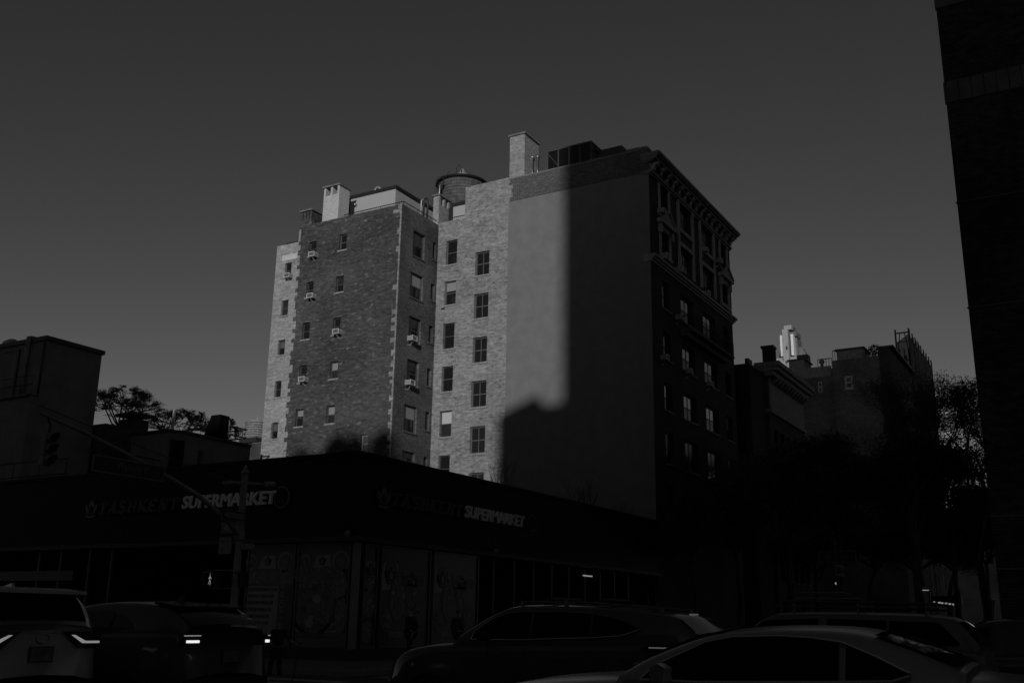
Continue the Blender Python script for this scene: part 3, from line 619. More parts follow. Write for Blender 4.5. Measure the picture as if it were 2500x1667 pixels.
# glazed bays
def xz(p, c=YF): v = at(p, 'y', c); return v.x, v.z
def yz(p, c=XS): v = at(p, 'x', c); return v.y, v.z
bays = [((598, 1450), (716, 1450)), ((721, 1450), (852, 1450))]
xa = [(xz(a)[0], xz(b_)[0]) for a, b_ in bays]
def frame_box(mb, ax, u0, u1, z0, z1_, t=.07, o=.03):
    for (a, b_, c_, d) in ((u0, u0+t, z0, z1_), (u1-t, u1, z0, z1_), (u0+t, u1-t, z1_-t, z1_), (u0+t, u1-t, z0, z0+t)):
        if ax == 'y': mb.box((a, YF-o, c_), (b_, YF+.1, d))
        else: mb.box((XS-.1, a, c_), (XS+o, b_, d))
def panel(root, ax, u0, u1, z0, z1_, m, o, nm, th=.006):
    q = MB()
    if ax == 'y': q.box((u0, YF-o-th, z0), (u1, YF-o, z1_))
    else: q.box((XS+o, u0, z0), (XS+o+th, u1, z1_))
    return q.build(nm, m, root)
def poly(root, ax, pts, m, o, nm, th=.006):
    q = MB()
    if ax == 'y': q.prism([(x, YF-o, z) for x, z in pts], (0, -th, 0))
    else: q.prism([(XS+o, y, z) for y, z in pts], (th, 0, 0))
    return q.build(nm, m, root)
def disc(root, ax, u, z, ru, rz, m, o, nm, th=.006, n=20): return poly(root, ax, [(u+ru*math.cos(2*math.pi*i/n), z+rz*math.sin(2*math.pi*i/n)) for i in range(n)], m, o, nm, th)
def txt(root, ax, body, u, z, w, h, m, o, nm="lettering", shear=0, bold=0, depth=.008, vert=False):
    q = MB()
    if ax == 'y': org, ux = Vector((u, YF-o, z)), UX
    else: org, ux = Vector((XS+o, u, z)), UY
    if vert: text_mb(q, body, org, UZ, -ux, w, h, depth, shear, bold)
    else: text_mb(q, body, org, ux, UZ, w, h, depth, shear, bold)
    return q.build(nm, m, root)
def crest(root, ax, u, z, s, m, m2, o):
    """winged heraldic badge: cup between two wings, crown above, scroll below"""
    q = MB()
    def pr(pts):
        if ax == 'y': q.prism([(u+x*s, YF-o, z+y*s) for x, y in pts], (0, -.03, 0))
        else: q.prism([(XS+o, u+x*s, z+y*s) for x, y in pts], (.03, 0, 0))
    for sg in (-1, 1):
        pr([(sg*.16, -.28), (sg*.30, -.25), (sg*.47, -.02), (sg*.5, .32), (sg*.40, .18), (sg*.36, .24), (sg*.30, .06), (sg*.24, .12), (sg*.18, -.05)])
    pr([(-.2, -.3), (.2, -.3), (.26, .0), (.2, .26), (0, .32), (-.2, .26), (-.26, .0)]); pr([(-.4, -.46), (0, -.52), (.4, -.46), (.38, -.36), (0, -.42), (-.38, -.36)]); pr([(-.16, .3), (-.12, .5), (-.04, .4), (0, .55), (.04, .4), (.12, .5), (.16, .3)])
    k = q.build("crest", m, root)
    disc(k, ax, u, z-.02*s, .15*s, .24*s, m2, o+.031, "shield", .01, 14)
    q = MB()
    txt(k, ax, "T", u-.05*s, z-.12*s, .1*s, .2*s, m, o+.042, "shield_letter")
    return k
def emblem_round(root, ax, u, z, r, o):
    k = disc(root, ax, u, z, r, r, "poster_lite", o, "round_badge"); disc(k, ax, u, z, r*.82, r*.82, "poster_back", o+.007, "badge_ring"); disc(k, ax, u, z, r*.5, r*.3, "poster_mid", o+.014, "badge_mark"); return k
def trapezoid(root, ax, u0, u1, z0, z1_, o, slant=.22):
    w_ = u1-u0; k = poly(root, ax, [(u0, z0), (u1, z0), (u1-w_*slant*.4, z1_), (u0+w_*slant, z1_)], "poster_lite", o, "crest_panel"); crest(k, ax, (u0+u1)/2+.02, (z0+z1_)/2+.03, (z1_-z0)*.62, "ink", "poster_lite", o+.007); return k
def food(root, ax, u, z, ru, rz, o, seed):
    k = disc(root, ax, u, z, ru, rz, "poster_dark", o, "dish_picture", n=28); disc(k, ax, u, z, ru*.9, rz*.9, "poster_food", o+.007, "dish_food", n=28)
    r_ = random.Random(seed)
    for i in range(9):
        t = r_.uniform(0, 6.28); d = r_.uniform(.1, .7); a = r_.uniform(0, 3.14); q = r_.uniform(.09, .2)
        disc(k, ax, u+ru*d*math.cos(t), z+rz*d*math.sin(t), ru*q, rz*q*.7, r_.choice(["poster_mid", "poster_lite", "poster_dark"]), o+.014+i*.001, "dish_piece", n=9)
    return k
def pxu(ax, x, y): return xz((x, y))[0] if ax == 'y' else yz((x, y))[0]
z_top = ZA-.18
# bay one: the hiring poster
def bay(ax, u0, u1, nm, label=None):
    q = MB(); frame_box(q, ax, u0, u1, ZB, z_top, .07, .03); fr_ = q.build("shop_window", "mullion", MK, label=label)
    q = MB()
    if ax == 'y': q.box((u0+.071, YF+.02, ZB+.071), (u1-.071, YF+.05, z_top-.071))
    else: q.box((XS-.05, u0+.071, ZB+.071), (XS-.02, u1-.071, z_top-.071))
    q.build("backing", nm, fr_); return fr_
O = -.018
u0, u1 = xa[0]; w_ = u1-u0
B1 = bay('y', u0, u1, "poster_back", "shop window with a help wanted poster")
hz = xz((650, 1388))[1]
trapezoid(B1, 'y', pxu('y', 631, 1375), pxu('y', 674, 1375), hz, xz((650, 1356))[1], O)
emblem_round(B1, 'y', pxu('y', 613, 1372), xz((613, 1372))[1], .27, O); emblem_round(B1, 'y', pxu('y', 696, 1371), xz((696, 1371))[1], .36, O)
txt(B1, 'y', "HELP WANTED", u0+.15, hz-.48, w_-.35, .32, "poster_lite", O+.012)
panel(B1, 'y', u0+.09, u1-.09, hz-.55, hz-.05, "poster_mid", O, "poster_header")
xl = pxu('y', 677, 1480); panel(B1, 'y', u0+.09, xl, ZB+.25, hz-.6, "poster_lite", O, "poster_list"); panel(B1, 'y', xl+.03, u1-.12, ZB+.25, hz-.6, "poster_dark", O, "poster_strip")
for i, s_ in enumerate(["PROFESSIONAL CHEF", "PRODUCE MANAGER", "GROCERY MANAGER", "CHEESE MANAGER", "DAIRY MANAGER", "CATERING CHEF", "SUSHI CHEF", "DELI WORKERS", "CASHIERS/SALES", "GROCERY WORKERS", "FRONT DISHWASHER", "BAKER"]):
    txt(B1, 'y', s_, u0+.16, hz-.78-i*.235, len(s_)*.083, .12, "ink", O+.007)
txt(B1, 'y', "SEND YOUR RESUME", u1-.42, ZB+.3, 2.75, .22, "poster_lite", O+.007, vert=True)
# bay two: dish poster
u0, u1 = xa[1]; w_ = u1-u0
B2 = bay('y', u0, u1, "poster_back", "shop window with a large picture of a bowl of food")
trapezoid(B2, 'y', pxu('y', 762, 1375), pxu('y', 809, 1375), hz, xz((785, 1355))[1], O)
emblem_round(B2, 'y', pxu('y', 743, 1372), xz((743, 1372))[1], .27, O); emblem_round(B2, 'y', pxu('y', 831, 1370), xz((831, 1370))[1], .38, O)
panel(B2, 'y', u0+.09, u1-.09, ZB+.85, hz-.03, "poster_dark", O, "food_picture")
food(B2, 'y', pxu('y', 765, 1470), xz((765, 1470))[1], 1.05, 1.15, O+.007, 3)
a, b_ = xz((829, 1427)); disc(B2, 'y', a, b_, .34, .5, "poster_mid", O+.03, "fruit_picture"); a, b_ = xz((832, 1500)); disc(B2, 'y', a, b_, .26, .62, "poster_mid", O+.03, "fruit_picture")
a, b_ = xz((735, 1400)); disc(B2, 'y', a+.3, b_-.02, .7, .3, "poster_food", O+.03, "bread_picture"); a, b_ = xz((800, 1400)); disc(B2, 'y', a, b_-.05, .6, .32, "poster_food", O+.031, "bread_picture")
panel(B2, 'y', u0+.1, u1-.2, ZB+.52, ZB+.84, "poster_lite", O+.007, "poster_banner"); txt(B2, 'y', "SEND YOUR RESUME", u0+.3, ZB+.58, w_-.7, .2, "ink", O+.014)
txt(B2, 'y', "hr@tashkentsupermarket.com", u0+.15, ZB+.28, w_-.5, .15, "poster_mid", O+.004)
# corner pillar, then the side street bays
q = MB(); q.box((pxu('y', 856, 1450), YF-.02, ZB-.02), (XS+.02, YF+.32, z_top)); q.build("corner_post", "pole", MK)
sb = [(pxu('x', 885, 1450), pxu('x', 919, 1450)), (pxu('x', 927, 1450), pxu('x', 1049, 1450)), (pxu('x', 1056, 1450), pxu('x', 1167, 1450))]
YD = sb[2][1]
S0 = bay('x', *sb[0], "poster_dark", "narrow shop window beside the corner post")
u0, u1 = sb[0]; panel(S0, 'x', u0+.1, u1-.1, z_top-1.35, z_top-.6, "poster_mid", O, "crest_panel"); crest(S0, 'x', (u0+u1)/2, z_top-.95, .5, "ink", "poster_mid", O+.007); food(S0, 'x', (u0+u1)/2, ZB+1.5, .45, .5, O, 5); food(S0, 'x', (u0+u1)/2, ZB+2.3, .4, .4, O, 6); disc(S0, 'x', (u0+u1)/2, ZB+.55, .33, .38, "poster_mid", O, "round_badge")
for k_, lab in ((1, "shop window with avocado pictures and a coming soon notice"), (2, "shop window farthest along the side street with a coming soon notice")):
    u0, u1 = sb[k_]; w_ = u1-u0; s_ = bay('x', u0, u1, "poster_dark", lab)
    trapezoid(s_, 'x', u0+.1, u0+w_*.34, z_top-1.55, z_top-.62, O, .05)
    panel(s_, 'x', u0+w_*.42, u1-w_*.1, z_top-1.42, z_top-.85, "poster_mid", O, "notice"); panel(s_, 'x', u0+w_*.43, u1-w_*.11, z_top-1.38, z_top-.89, "poster_dark", O+.007, "notice_border"); txt(s_, 'x', "COMING SOON", u0+w_*.45, z_top-1.3, w_*.42, .32, "poster_mid", O+.014, bold=.02)
    food(s_, 'x', u0+w_*.35, ZB+1.7, w_*.17, .85, O, 10+k_); food(s_, 'x', u0+w_*.62, ZB+2.0, w_*.13, .7, O, 20+k_); food(s_, 'x', u0+w_*.2, ZB+2.6, w_*.12, .4, O, 30+k_); food(s_, 'x', u0+w_*.8, ZB+1.2, w_*.14, .45, O, 40+k_); food(s_, 'x', u0+w_*.15, ZB+.9, w_*.12, .4, O, 50+k_)
    panel(s_, 'x', u0+w_*.2, u0+w_*.55, ZB+.35, ZB+.55, "poster_mid", O, "poster_banner")
# dark rear stretch of the side front: doors, posts, lamps
for i in range(9):
    y = YD+1.2+i*1.75
    if y < YB-.5: q = MB(); q.box((XS-.12, y-.06, .13), (XS+.01, y+.06, z_top)); q.build("post", "ink", MK)
q = MB(); q.box((XS-.2, YD+.1, ZB), (XS-.15, YB, z_top)); q.build("side_glazing", "void", MK)
v = at((1437, 1405), 'x', XS+.2); q = MB(); q.box((XS+.1, v.y-.45, v.z-.03), (XS+.2, v.y+.45, v.z+.03)); q.build("strip_light", "lamp_mid", MK)
for (px_, py_) in ((848, 1302), (1210, 1346)):
    if px_ < 880: v = at((px_, py_), 'y', YF-.15)
    else: v = at((px_, py_), 'x', XS+.15)
    q = MB(); q.lathe((v.x, v.y, v.z-.12), [(.02, .24), (.09, .22), (.11, .14), (.09, .06), (.02, 0)], 10); q.build("security_camera", "pole", MK, True)
# left stretch: open shop bay and the neighbour's glazed front
q = MB()
for px_ in (84, 137, 208, 262): 
    x = pxu('y', px_, 1450); q.box((x-.06, YF, .13), (x+.06, YF+.15, z_top))
x0 = pxu('y', 20, 1400); x1 = pxu('y', 180, 1400); zz = xz((100, 1402))[1]
q.box((x0-6, YF-.05, zz-.25), (x1, YF+.1, zz+.15)); q.build("door_frame", "ink", MK)
q = MB(); q.box((XW, YF+.16, .13), (pxu('y', 262, 1450), YF+.2, z_top)); q.build("shop_glass", "void", MK)
# ---- the name, twice
ST_ = {'T': [("b", .5, 0, .5, 1, .17), ("b", .04, .955, .96, .955, .05), ("b", .06, .76, .06, .97, .05), ("b", .94, .76, .94, .97, .05), ("b", .3, .02, .7, .02, .04)],
 'A': [("b", .12, 0, .5, 1, .06), ("b", .46, 1, .86, 0, .19), ("b", .26, .34, .7, .34, .05), ("b", 0, .02, .28, .02, .04), ("b", .68, .02, 1.05, .02, .04)],
 'H': [("b", .2, 0, .2, 1, .17), ("b", .82, 0, .82, 1, .17), ("b", .2, .5, .82, .5, .06), ("b", .02, .02, .4, .02, .04), ("b", .02, .98, .4, .98, .04), ("b", .62, .02, 1, .02, .04), ("b", .62, .98, 1, .98, .04)],
 'K': [("b", .2, 0, .2, 1, .17), ("b", .24, .42, .85, 1, .07), ("b", .42, .56, .88, 0, .18), ("b", .02, .02, .4, .02, .04), ("b", .02, .98, .4, .98, .04), ("b", .64, .98, 1, .98, .04), ("b", .7, .02, 1.06, .02, .04)],
 'E': [("b", .2, 0, .2, 1, .17), ("b", .04, .03, .84, .03, .06), ("b", .04, .97, .8, .97, .06), ("b", .2, .5, .6, .5, .05), ("b", .82, .03, .88, .26, .05), ("b", .78, .8, .78, .97, .05), ("b", .6, .4, .6, .6, .05)],
 'N': [("b", .2, 0, .2, 1, .06), ("b", .14, 1, .82, 0, .18), ("b", .84, 0, .84, 1, .06), ("b", .04, .02, .36, .02, .04), ("b", 0, .98, .3, .98, .04), ("b", .68, .98, 1, .98, .04)],
 'S': [("c",)]}
def name_sign(ax, u0, u1, zbase, h, o, su0, su1, sz, sh, slope=.22):
    root = thing("shop_sign", (u0, YF, zbase) if ax == 'y' else (XS, u0, zbase), "large lettering reading TASHKENT SUPERMARKET on the avenue side of the shop, behind the signal pole" if ax == 'y' else "lettering reading TASHKENT SUPERMARKET on the side street side of the shop, right of the corner", "shop sign", "name signs of the supermarket")
    word = "TASHKENT"; adv = (u1-u0)/len(word); lw = adv*.86
    for i, ch in enumerate(word):
        for layer, (mname, ex, dep) in enumerate((("letter_edge", .016, .10), ("letter_dark", .004, .108))):
            q = MB(); x0 = u0+i*adv
            def P2(a, b_, d): 
                x = x0+a*lw+b_*h*slope
                return (x, YF-o-d, zbase+b_*h) if ax == 'y' else (XS+o+d, x, zbase+b_*h)
            def stroke(ax0, ay0, ax1, ay1, wd):
                dx, dy = (ax1-ax0)*lw, (ay1-ay0)*h; L = math.hypot(dx, dy); tx, ty = dx/L, dy/L; wd_ = wd*lw/2+ex; ex2 = ex
                pts = [(ax0*lw-tx*ex2-ty*wd_, ay0*h-ty*ex2+tx*wd_), (ax0*lw-tx*ex2+ty*wd_, ay0*h-ty*ex2-tx*wd_), (ax1*lw+tx*ex2+ty*wd_, ay1*h+ty*ex2-tx*wd_), (ax1*lw+tx*ex2-ty*wd_, ay1*h+ty*ex2+tx*wd_)]
                A = [P2(px_/lw, py_/h, 0) for px_, py_ in pts]; q.prism(A, (0, -dep, 0) if ax == 'y' else (dep, 0, 0))
            if ch == 'S':
                pp = [(.82, .76), (.78, .9), (.6, .98), (.38, .97), (.2, .87), (.2, .72), (.36, .6), (.6, .47), (.8, .32), (.8, .14), (.6, .03), (.36, .02), (.18, .1), (.14, .26)]
                ww = [.05, .06, .07, .08, .12, .15, .18, .19, .17, .13, .09, .07, .06, .05]
                for j in range(len(pp)-1): stroke(*pp[j], *pp[j+1], (ww[j]+ww[j+1])/2)
            else:
                for st in ST_[ch]: stroke(*st[1:])
            if layer == 0: ol = q.build("letter", mname, root)
            else: q.build("letter_face", mname, ol)
    q = MB()
    if ax == 'y': text_mb(q, "SUPERMARKET", Vector((su0, YF-o, sz)), UX, UZ, su1-su0, sh, .09, .08, .03)
    else: text_mb(q, "SUPERMARKET", Vector((XS+o, su0, sz)), UY, UZ, su1-su0, sh, .09, .08, .03)
    q.build("lettering", "letter", root)
    return root
zt0 = xz((450, 1243))[1]; zt1 = xz((679, 1197))[1]; hh = zt1-zt0
zta, ztb = xz((250, 1255))[1], xz((250, 1218))[1]
u_ = [pxu('y', 246, 1240), pxu('y', 446, 1240)]
SG = name_sign('y', u_[0], u_[1]-.1, zt0-.02, hh*.9, .04, pxu('y', 449, 1243), pxu('y', 678, 1215), zt0, hh)
crest(SG, 'y', pxu('y', 226, 1240), zt0+hh*.45, hh*1.45, "letter_edge", "fascia", .04)
k = disc(SG, 'y', pxu('y', 691.5, 1214), xz((691, 1214))[1], .37, .41, "letter_edge", .04, "halal_badge", .05, 28); disc(k, 'y', pxu('y', 691.5, 1214), xz((691, 1214))[1], .31, .35, "fascia", .092, "badge_field", .01, 28)
txt(k, 'y', "HALAL", pxu('y', 691.5, 1214)-.16, xz((691, 1214))[1]-.17, .32, .08, "letter_edge", .104)
q = MB(); cx_, cz_ = pxu('y', 691.5, 1214), xz((691, 1214))[1]
for pts in ([(-.2, .02), (-.16, -.05), (-.08, -.05), (-.07, .14)], [(-.07, -.03), (-.02, -.05), (.02, .0), (.02, .16)], [(.02, -.02), (.1, -.05), (.2, .0), (.12, .06), (.06, .02)]):
    q.tube([(cx_+a, YF-.115, cz_+b_) for a, b_ in pts], .014, 4)
q.build("badge_script", "letter_edge", k)
zs0 = yz((950.6, 1232.5))[1]; zs1 = yz((949, 1200))[1]
va, vb = pxu('x', 950, 1215), pxu('x', 1128, 1240); vc, vd = pxu('x', 1131, 1250), pxu('x', 1276, 1270)
zq = yz((1275.5, 1287.9))[1]; zp = yz((1276, 1262))[1]
SG2 = name_sign('x', va, vb-.1, (zs0+zq)/2, hh*.9, .04, vc, vd, (zs0+zq)/2, hh)
crest(SG2, 'x', pxu('x', 934, 1215), (zs0+zq)/2+hh*.45, hh*1.5, "letter_edge", "fascia", .04)
k = disc(SG2, 'x', vd+.75, (zs0+zq)/2+hh*.5, .5, .38, "letter_dark", .04, "halal_badge", .05, 24); disc(k, 'x', vd+.75, (zs0+zq)/2+hh*.5, .42, .31, "fascia", .092, "badge_field", .01, 24)
# ================================================================== left: blank tall building behind the shop
YA = 35.0
a = at(n6(455, 78), 'y', YA); XA = a.x; ZL = a.z
ye = at(n6(980, 232), 'x', XA).y
LB = thing("blank_building", (XA, YA, 0), "blank dark rendered building with a roof door and railing at the left edge", "building")
b = MB(); b.box((XA-22, YA, 0), (XA, ye, ZL-.25)); LW = b.build("wall", "old_plaster", LB)
b = MB(); b.box((XA-22, YA-.12, ZL-.248), (XA+.12, ye+.12, ZL)); b.build("roof_edge", "iron", LB)
sv = at(n6(360, 680), 'y', YA-1.6); zs_ = sv
b = MB(); lx = XA-.01; lz = at(n6(370, 640), 'y', YA-.5).z
b.box((XA-22, YA-.5, 0), (lx, YA-.001, lz)); b.build("lower_block", "old_plaster", LB)
b = MB(); b.box((XA-22, YA-.7, lz), (lx-.1, YA-.001, lz+.12)); b.build("ledge", "iron", LB)
p0 = at(n6(50, 250), 'y', YA-.03); p1 = at(n6(125, 540), 'y', YA-.03)
b = MB(); b.box((p0.x-.1, YA-.07, lz+.12), (p1.x+.05, YA-.002, p0.z)); DR = b.build("door", "old_plaster", LB)
b = MB(); b.box((p1.x+.05, YA-.1, lz+.12), (p1.x+.22, YA-.002, p0.z+.1)); b.box((p0.x-.1, YA-.1, p0.z), (p1.x+.05, YA-.002, p0.z+.1)); b.build("door_frame", "iron", DR)
for dx in (0, .14, .28):
    b = MB(); t_ = at(n6(270, 110), 'y', YA-.1); b.tube([(t_.x+dx, YA+.3, ZL+.12), (t_.x+dx, YA-.15, ZL+.1), (t_.x+dx, YA-.18, ZL-.5), (t_.x+dx-.1, YA-.15, lz+1.4), (t_.x+dx+.05, YA-.15, lz+.2)], .05, 6); b.build("conduit", "pole", LB, True)
b = MB(); t_ = at(n6(435, 110), 'y', YA-.1); b.tube([(t_.x, YA-.1, ZL-.3), (t_.x-.03, YA-.1, lz+.2)], .06, 6); b.build("drain_pipe", "iron", LB, True)
b = MB(); t_ = at(n6(120, 140), 'y', YA+1.2); b.lathe((t_.x, YA+1.2, ZL-.1), [(.62, 0), (.62, .35), (.5, .62), (.2, .8), (.02, .85)], 16); b.build("roof_ventilator", "galv", LB, True)
b = MB(); rx1 = at(n6(315, 520), 'y', YA-.55).x
for h_ in (.55, 1.05): b.tube([(XA-14, YA-.55, lz+.12+h_), (rx1, YA-.55, lz+.12+h_)], .025, 4)
x = rx1
while x > XA-14: b.tube([(x, YA-.55, lz+.12), (x, YA-.55, lz+1.17)], .02, 4); x -= 1.6
b.build("railing", "iron", LB)
b = MB(); zr_ = at(n6(10, 1310), 'y', YF+4).z; x1 = at(n6(640, 1400), 'y', YF+4).x
for h_ in (0, -.75): b.tube([(XA-12, YF+4, zr_+h_), (x1-h_*.1, YF+4, zr_+h_)], .03, 4)
for i in range(12): b.tube([(x1-.1-i*2.1, YF+4, ZT-.9), (x1-.1-i*2.1, YF+4, zr_)], .03, 4)
t = thing("roof_railing", (x1, YF+4, ZT-.9), "low pipe railing on the supermarket roof in front of the blank building", "railing"); b.build("rails", "iron", t)
# ================================================================== low building with chimneys behind the shop
YL = 41.0
c1 = at(n7(1035, 575), 'y', YL); c2 = at(n7(1240, 572), 'y', YL+.0)
XB = at(n7(1240, 575), 'y', YL+.9).x
zl = c1.z
yend = at(n7(2020, 745), 'x', XB).y
zb2_ = at(n7(2020, 745), 'x', XB).z
LO = thing("low_building", (XB, YL, 0), "low pale rendered building with chimneys, between the blank building and the lit apartment house", "building")

b = MB(); yend = min(yend, 75.0)
foot = [(c1.x-25, YL), (c1.x, YL), (XB, YL+.9), (XB, yend), (XB-25, yend)]
b.prism([(x, y, 0) for x, y in foot], (0, 0, zl-.15)); b.build("wall", "old_plaster", LO)
b = MB(); b.prism([(c1.x-25, YL-.1, zl-.148), (c1.x+.05, YL-.1, zl-.148), (XB+.1, YL+.85, zl-.148), (XB+.1, yend, zl-.148), (XB-25, yend, zl-.148)], (0, 0, .15)); b.build("roof_edge", "iron", LO)
# windows: one in the chamfered corner, one on the flank
vx = Vector((XB-c1.x, .9, 0)).normalized(); vn = Vector((vx.y, -vx.x, 0)); wc = at(n7(1130, 860), 'y', YL+.45)
b = MB(); p = Vector((wc.x, YL+.45, wc.z))-vx*.42
b.prism([p-UZ*.85+vn*.02, p+vx*.84-UZ*.85+vn*.02, p+vx*.84+UZ*.75+vn*.02, p+UZ*.75+vn*.02], vn*.03); wn = b.build("window", "glass", LO)
b = MB(); b.prism([p-UZ*1.0+vn*.02-vx*.08, p+vx*1.0-UZ*1.0+vn*.02, p+vx*1.0-UZ*.86+vn*.02, p-vx*.08-UZ*.86+vn*.02], vn*.1); b.build("sill", "dark_sill", wn)
wy0 = at(n7(1395, 825), 'x', XB); wy1 = at(n7(1470, 1000), 'x', XB)
b = MB(); b.box((XB+.01, wy0.y, wy1.z-.1), (XB+.04, wy1.y, wy0.z)); b.build("window", "glass", LO)
# chimneys and bulkhead
def chim_at(x0, x1, yv, zb__, zt__, cap=True, flare=True):
    b = MB(); b.box((x0, yv, zb__), (x1, yv+1.1, zt__-.35)); 
    if flare: b.box((x0-.15, yv-.15, zb__), (x1+.15, yv+1.25, zb__+(zt__-zb__)*.42))
    o = b.build("chimney", "facade_brick", LO)
    if cap: b = MB(); b.box((x0-.22, yv-.22, zt__-.16), (x1+.3, yv+1.3, zt__)); b.build("chimney_cap", "iron", o)
p = at(n7(430, 640), 'y', YL+.6); p1 = at(n7(610, 640), 'y', YL+.6); pt = at(n7(520, 390), 'y', YL+.6); chim_at(p.x, p1.x, YL+.6, zl-.5, pt.z)
p = at(n7(100, 640), 'y', ye+.3); p1 = at(n7(270, 640), 'y', ye+.3); pt = at(n7(200, 515), 'y', ye+.3)
b = MB(); b.box((p.x-3, ye+.3, 0), (p1.x, ye+3, pt.z)); b.build("side_stack", "facade_brick", LO)
p = at(n7(1545, 440), 'x', XB-1.2); bz = at(n7(1650, 425), 'x', XB-1.2)
ya_, yb_ = at(n7(1650, 500), 'x', XB-.6), at(n7(1760, 500), 'x', XB-.6)
xw = at(n7(1545, 445), 'y', ya_.y).x; xs_ = at(n7(1430, 595), 'y', ya_.y).x
b = MB(); zz0 = zl-.2; zz1 = bz.z
b.prism([(XB-.6, ya_.y, zz0), (XB-.6, ya_.y, zz1), (xw, ya_.y, zz1), (xs_, ya_.y, zz0)], (0, yb_.y-ya_.y, 0)); b.build("stair_bulkhead", "void", LO)
b = MB(); ra = at(n7(1760, 600), 'x', XB-.6); rb = at(n7(1970, 650), 'x', XB-.6)
for h_ in (0, -.55):
    b.tube([(XB-.6, ra.y, zl+1.05+h_), (XB-.6, rb.y, zl+1.05+h_)], .05, 4)
    b.tube([(XB-.6, rb.y, zl+1.05+h_), (XB-3.5, rb.y, zl+1.05+h_)], .05, 4)
y = ra.y
while y < rb.y: b.tube([(XB-.6, y, zl-.1), (XB-.6, y, zl+1.05)], .05, 4); y += 1.2
b.build("roof_railing", "iron", LO)
p = at(n7(1083, 570), 'y', YL+2); b = MB(); b.tube([(p.x, YL+2, zl-.2), (p.x, YL+2, zl+1.7)], .09, 8); b.build("vent_pipe", "galv", LO)
# distant water tank and the lit wall under it
YT = 150.0
sfn = zf(560, 980, 10.45)
a = at(sfn(475, 800), 'y', YT); c_ = at(sfn(900, 800), 'y', YT); zt_ = at(sfn(650, 555), 'y', YT).z; zb_ = at(sfn(620, 970), 'y', YT).z; zk = at(sfn(710, 450), 'y', YT).z; r_ = (c_.x-a.x)/2; cx_ = (a.x+c_.x)/2
t = thing("water_tank", (cx_, YT, zb_-2), "small pale cone-roofed water tank far off, left of the lit apartment house", "water tank")
b = MB(); b.lathe((cx_, YT, 0), [(r_*.99, zb_), (r_, zt_)], 28); k = b.build("tank_barrel", "tank_pale", t)
b = MB(); b.lathe((cx_, YT, 0), [(r_+.15, zt_), (r_*.5, zt_+(zk-zt_)*.55), (.15, zk), (.1, zk+.3), (.02, zk+.9)], 28); b.build("tank_roof", "tank_roof", t, True)
b = MB()
for i in range(7): 
    z = zb_+(zt_-zb_)*(i+.5)/7; b.tube([(cx_+(r_+.02)*math.cos(j*math.pi/12), YT+(r_+.02)*math.sin(j*math.pi/12), z) for j in range(25)], .05, 4, caps=False)
b.build("hoops", "iron", k)
b = MB(); b.box((cx_-r_, YT-r_, zb_-1.0), (cx_+r_, YT+r_, zb_-.01)); b.build("tank_stand", "iron", t)
wa = at(sfn(548, 1050), 'y', YT-4); wb = at(sfn(1000, 1140), 'y', YT-4)
t = thing("far_building", (wa.x, YT-4, 0), "sliver of a sunlit white wall under the small distant water tank", "building")
b = MB(); b.box((wa.x, YT-3.5, 0), (wb.x+12, YT+8, wa.z)); b.build("wall", "white_paint", t)
b = MB(); b.box((wa.x-6, YT-8, 0), (wb.x+12, YT-4, wb.z)); b.build("lower_block", "facade_brick", t)
# ================================================================== right: buildings along the side street
# plain dark building next to the ornate facade, then one with a cornice
y1_ = at((1828, 905), 'x', XS).y; y1b = at((1797, 905), 'x', XS-.0).y
A1 = at(z6(385, 465), 'x', XS)
YK = A1.y; ZK = A1.z+.3
t = thing("cornice_building", (XS, YK, 0), "dark building with a heavy bracketed cornice and a square chimney, beside the ornate facade", "building")
yk2 = at(z6(648, 640), 'x', XS).y
b = MB(); b.box((XS-16, YK, 0), (XS, yk2, ZK-.4)); cw = b.build("wall", "facade_brick", t)
b = MB()
for (o, a, c_) in ((1.1, -.25, .15), (.9, -.6, -.25), (.6, -1.0, -.6), (.25, -4.0, -3.7)): b.box((XS-1, YK-.1-o*.25, ZK+a), (XS+o, yk2+o*.4, ZK+c_-.003))
b.box((XS+.002, YK+.1, ZK-3.7), (XS+.12, yk2-.1, ZK-1.0)); kc = b.build("cornice", "dim_stone", t)
for i in range(11):
    y = YK+.8+(yk2-YK-1.6)*i/10; b = MB(); b.prism([(XS+.01, y-.25, ZK-1.01), (XS+.75, y-.25, ZK-1.01), (XS+.5, y-.25, ZK-1.35), (XS+.01, y-.25, ZK-1.6)], (0, .4, 0)); b.build("bracket", "dim_stone", kc)
for i in range(5):
    for j in range(5):
        y = YK+1.5+(yk2-YK-3)*i/4; z = ZK-7-j*3.4; b = MB(); b.box((XS+.005, y-.5, z), (XS+.03, y+.5, z+1.8)); wv = b.build("window", "void", t); b = MB(); b.box((XS+.005, y-.6, z-.15), (XS+.14, y+.6, z-.003)); b.build("sill", "dark_sill", wv)
p = at(z6(345, 300), 'y', YK+.3); p1 = at(z6(430, 300), 'y', YK+.3); zt_ = at(z6(400, 292), 'y', YK+.3).z
b = MB(); b.box((p.x, YK+.3, ZK-.5), (p1.x, YK+1.1, zt_-.2)); ck = b.build("chimney", "darkwall_brick", t); b = MB(); b.box((p.x-.1, YK+.2, zt_-.198), (p1.x+.05, YK+1.2, zt_)); b.build("chimney_cap", "iron", ck)
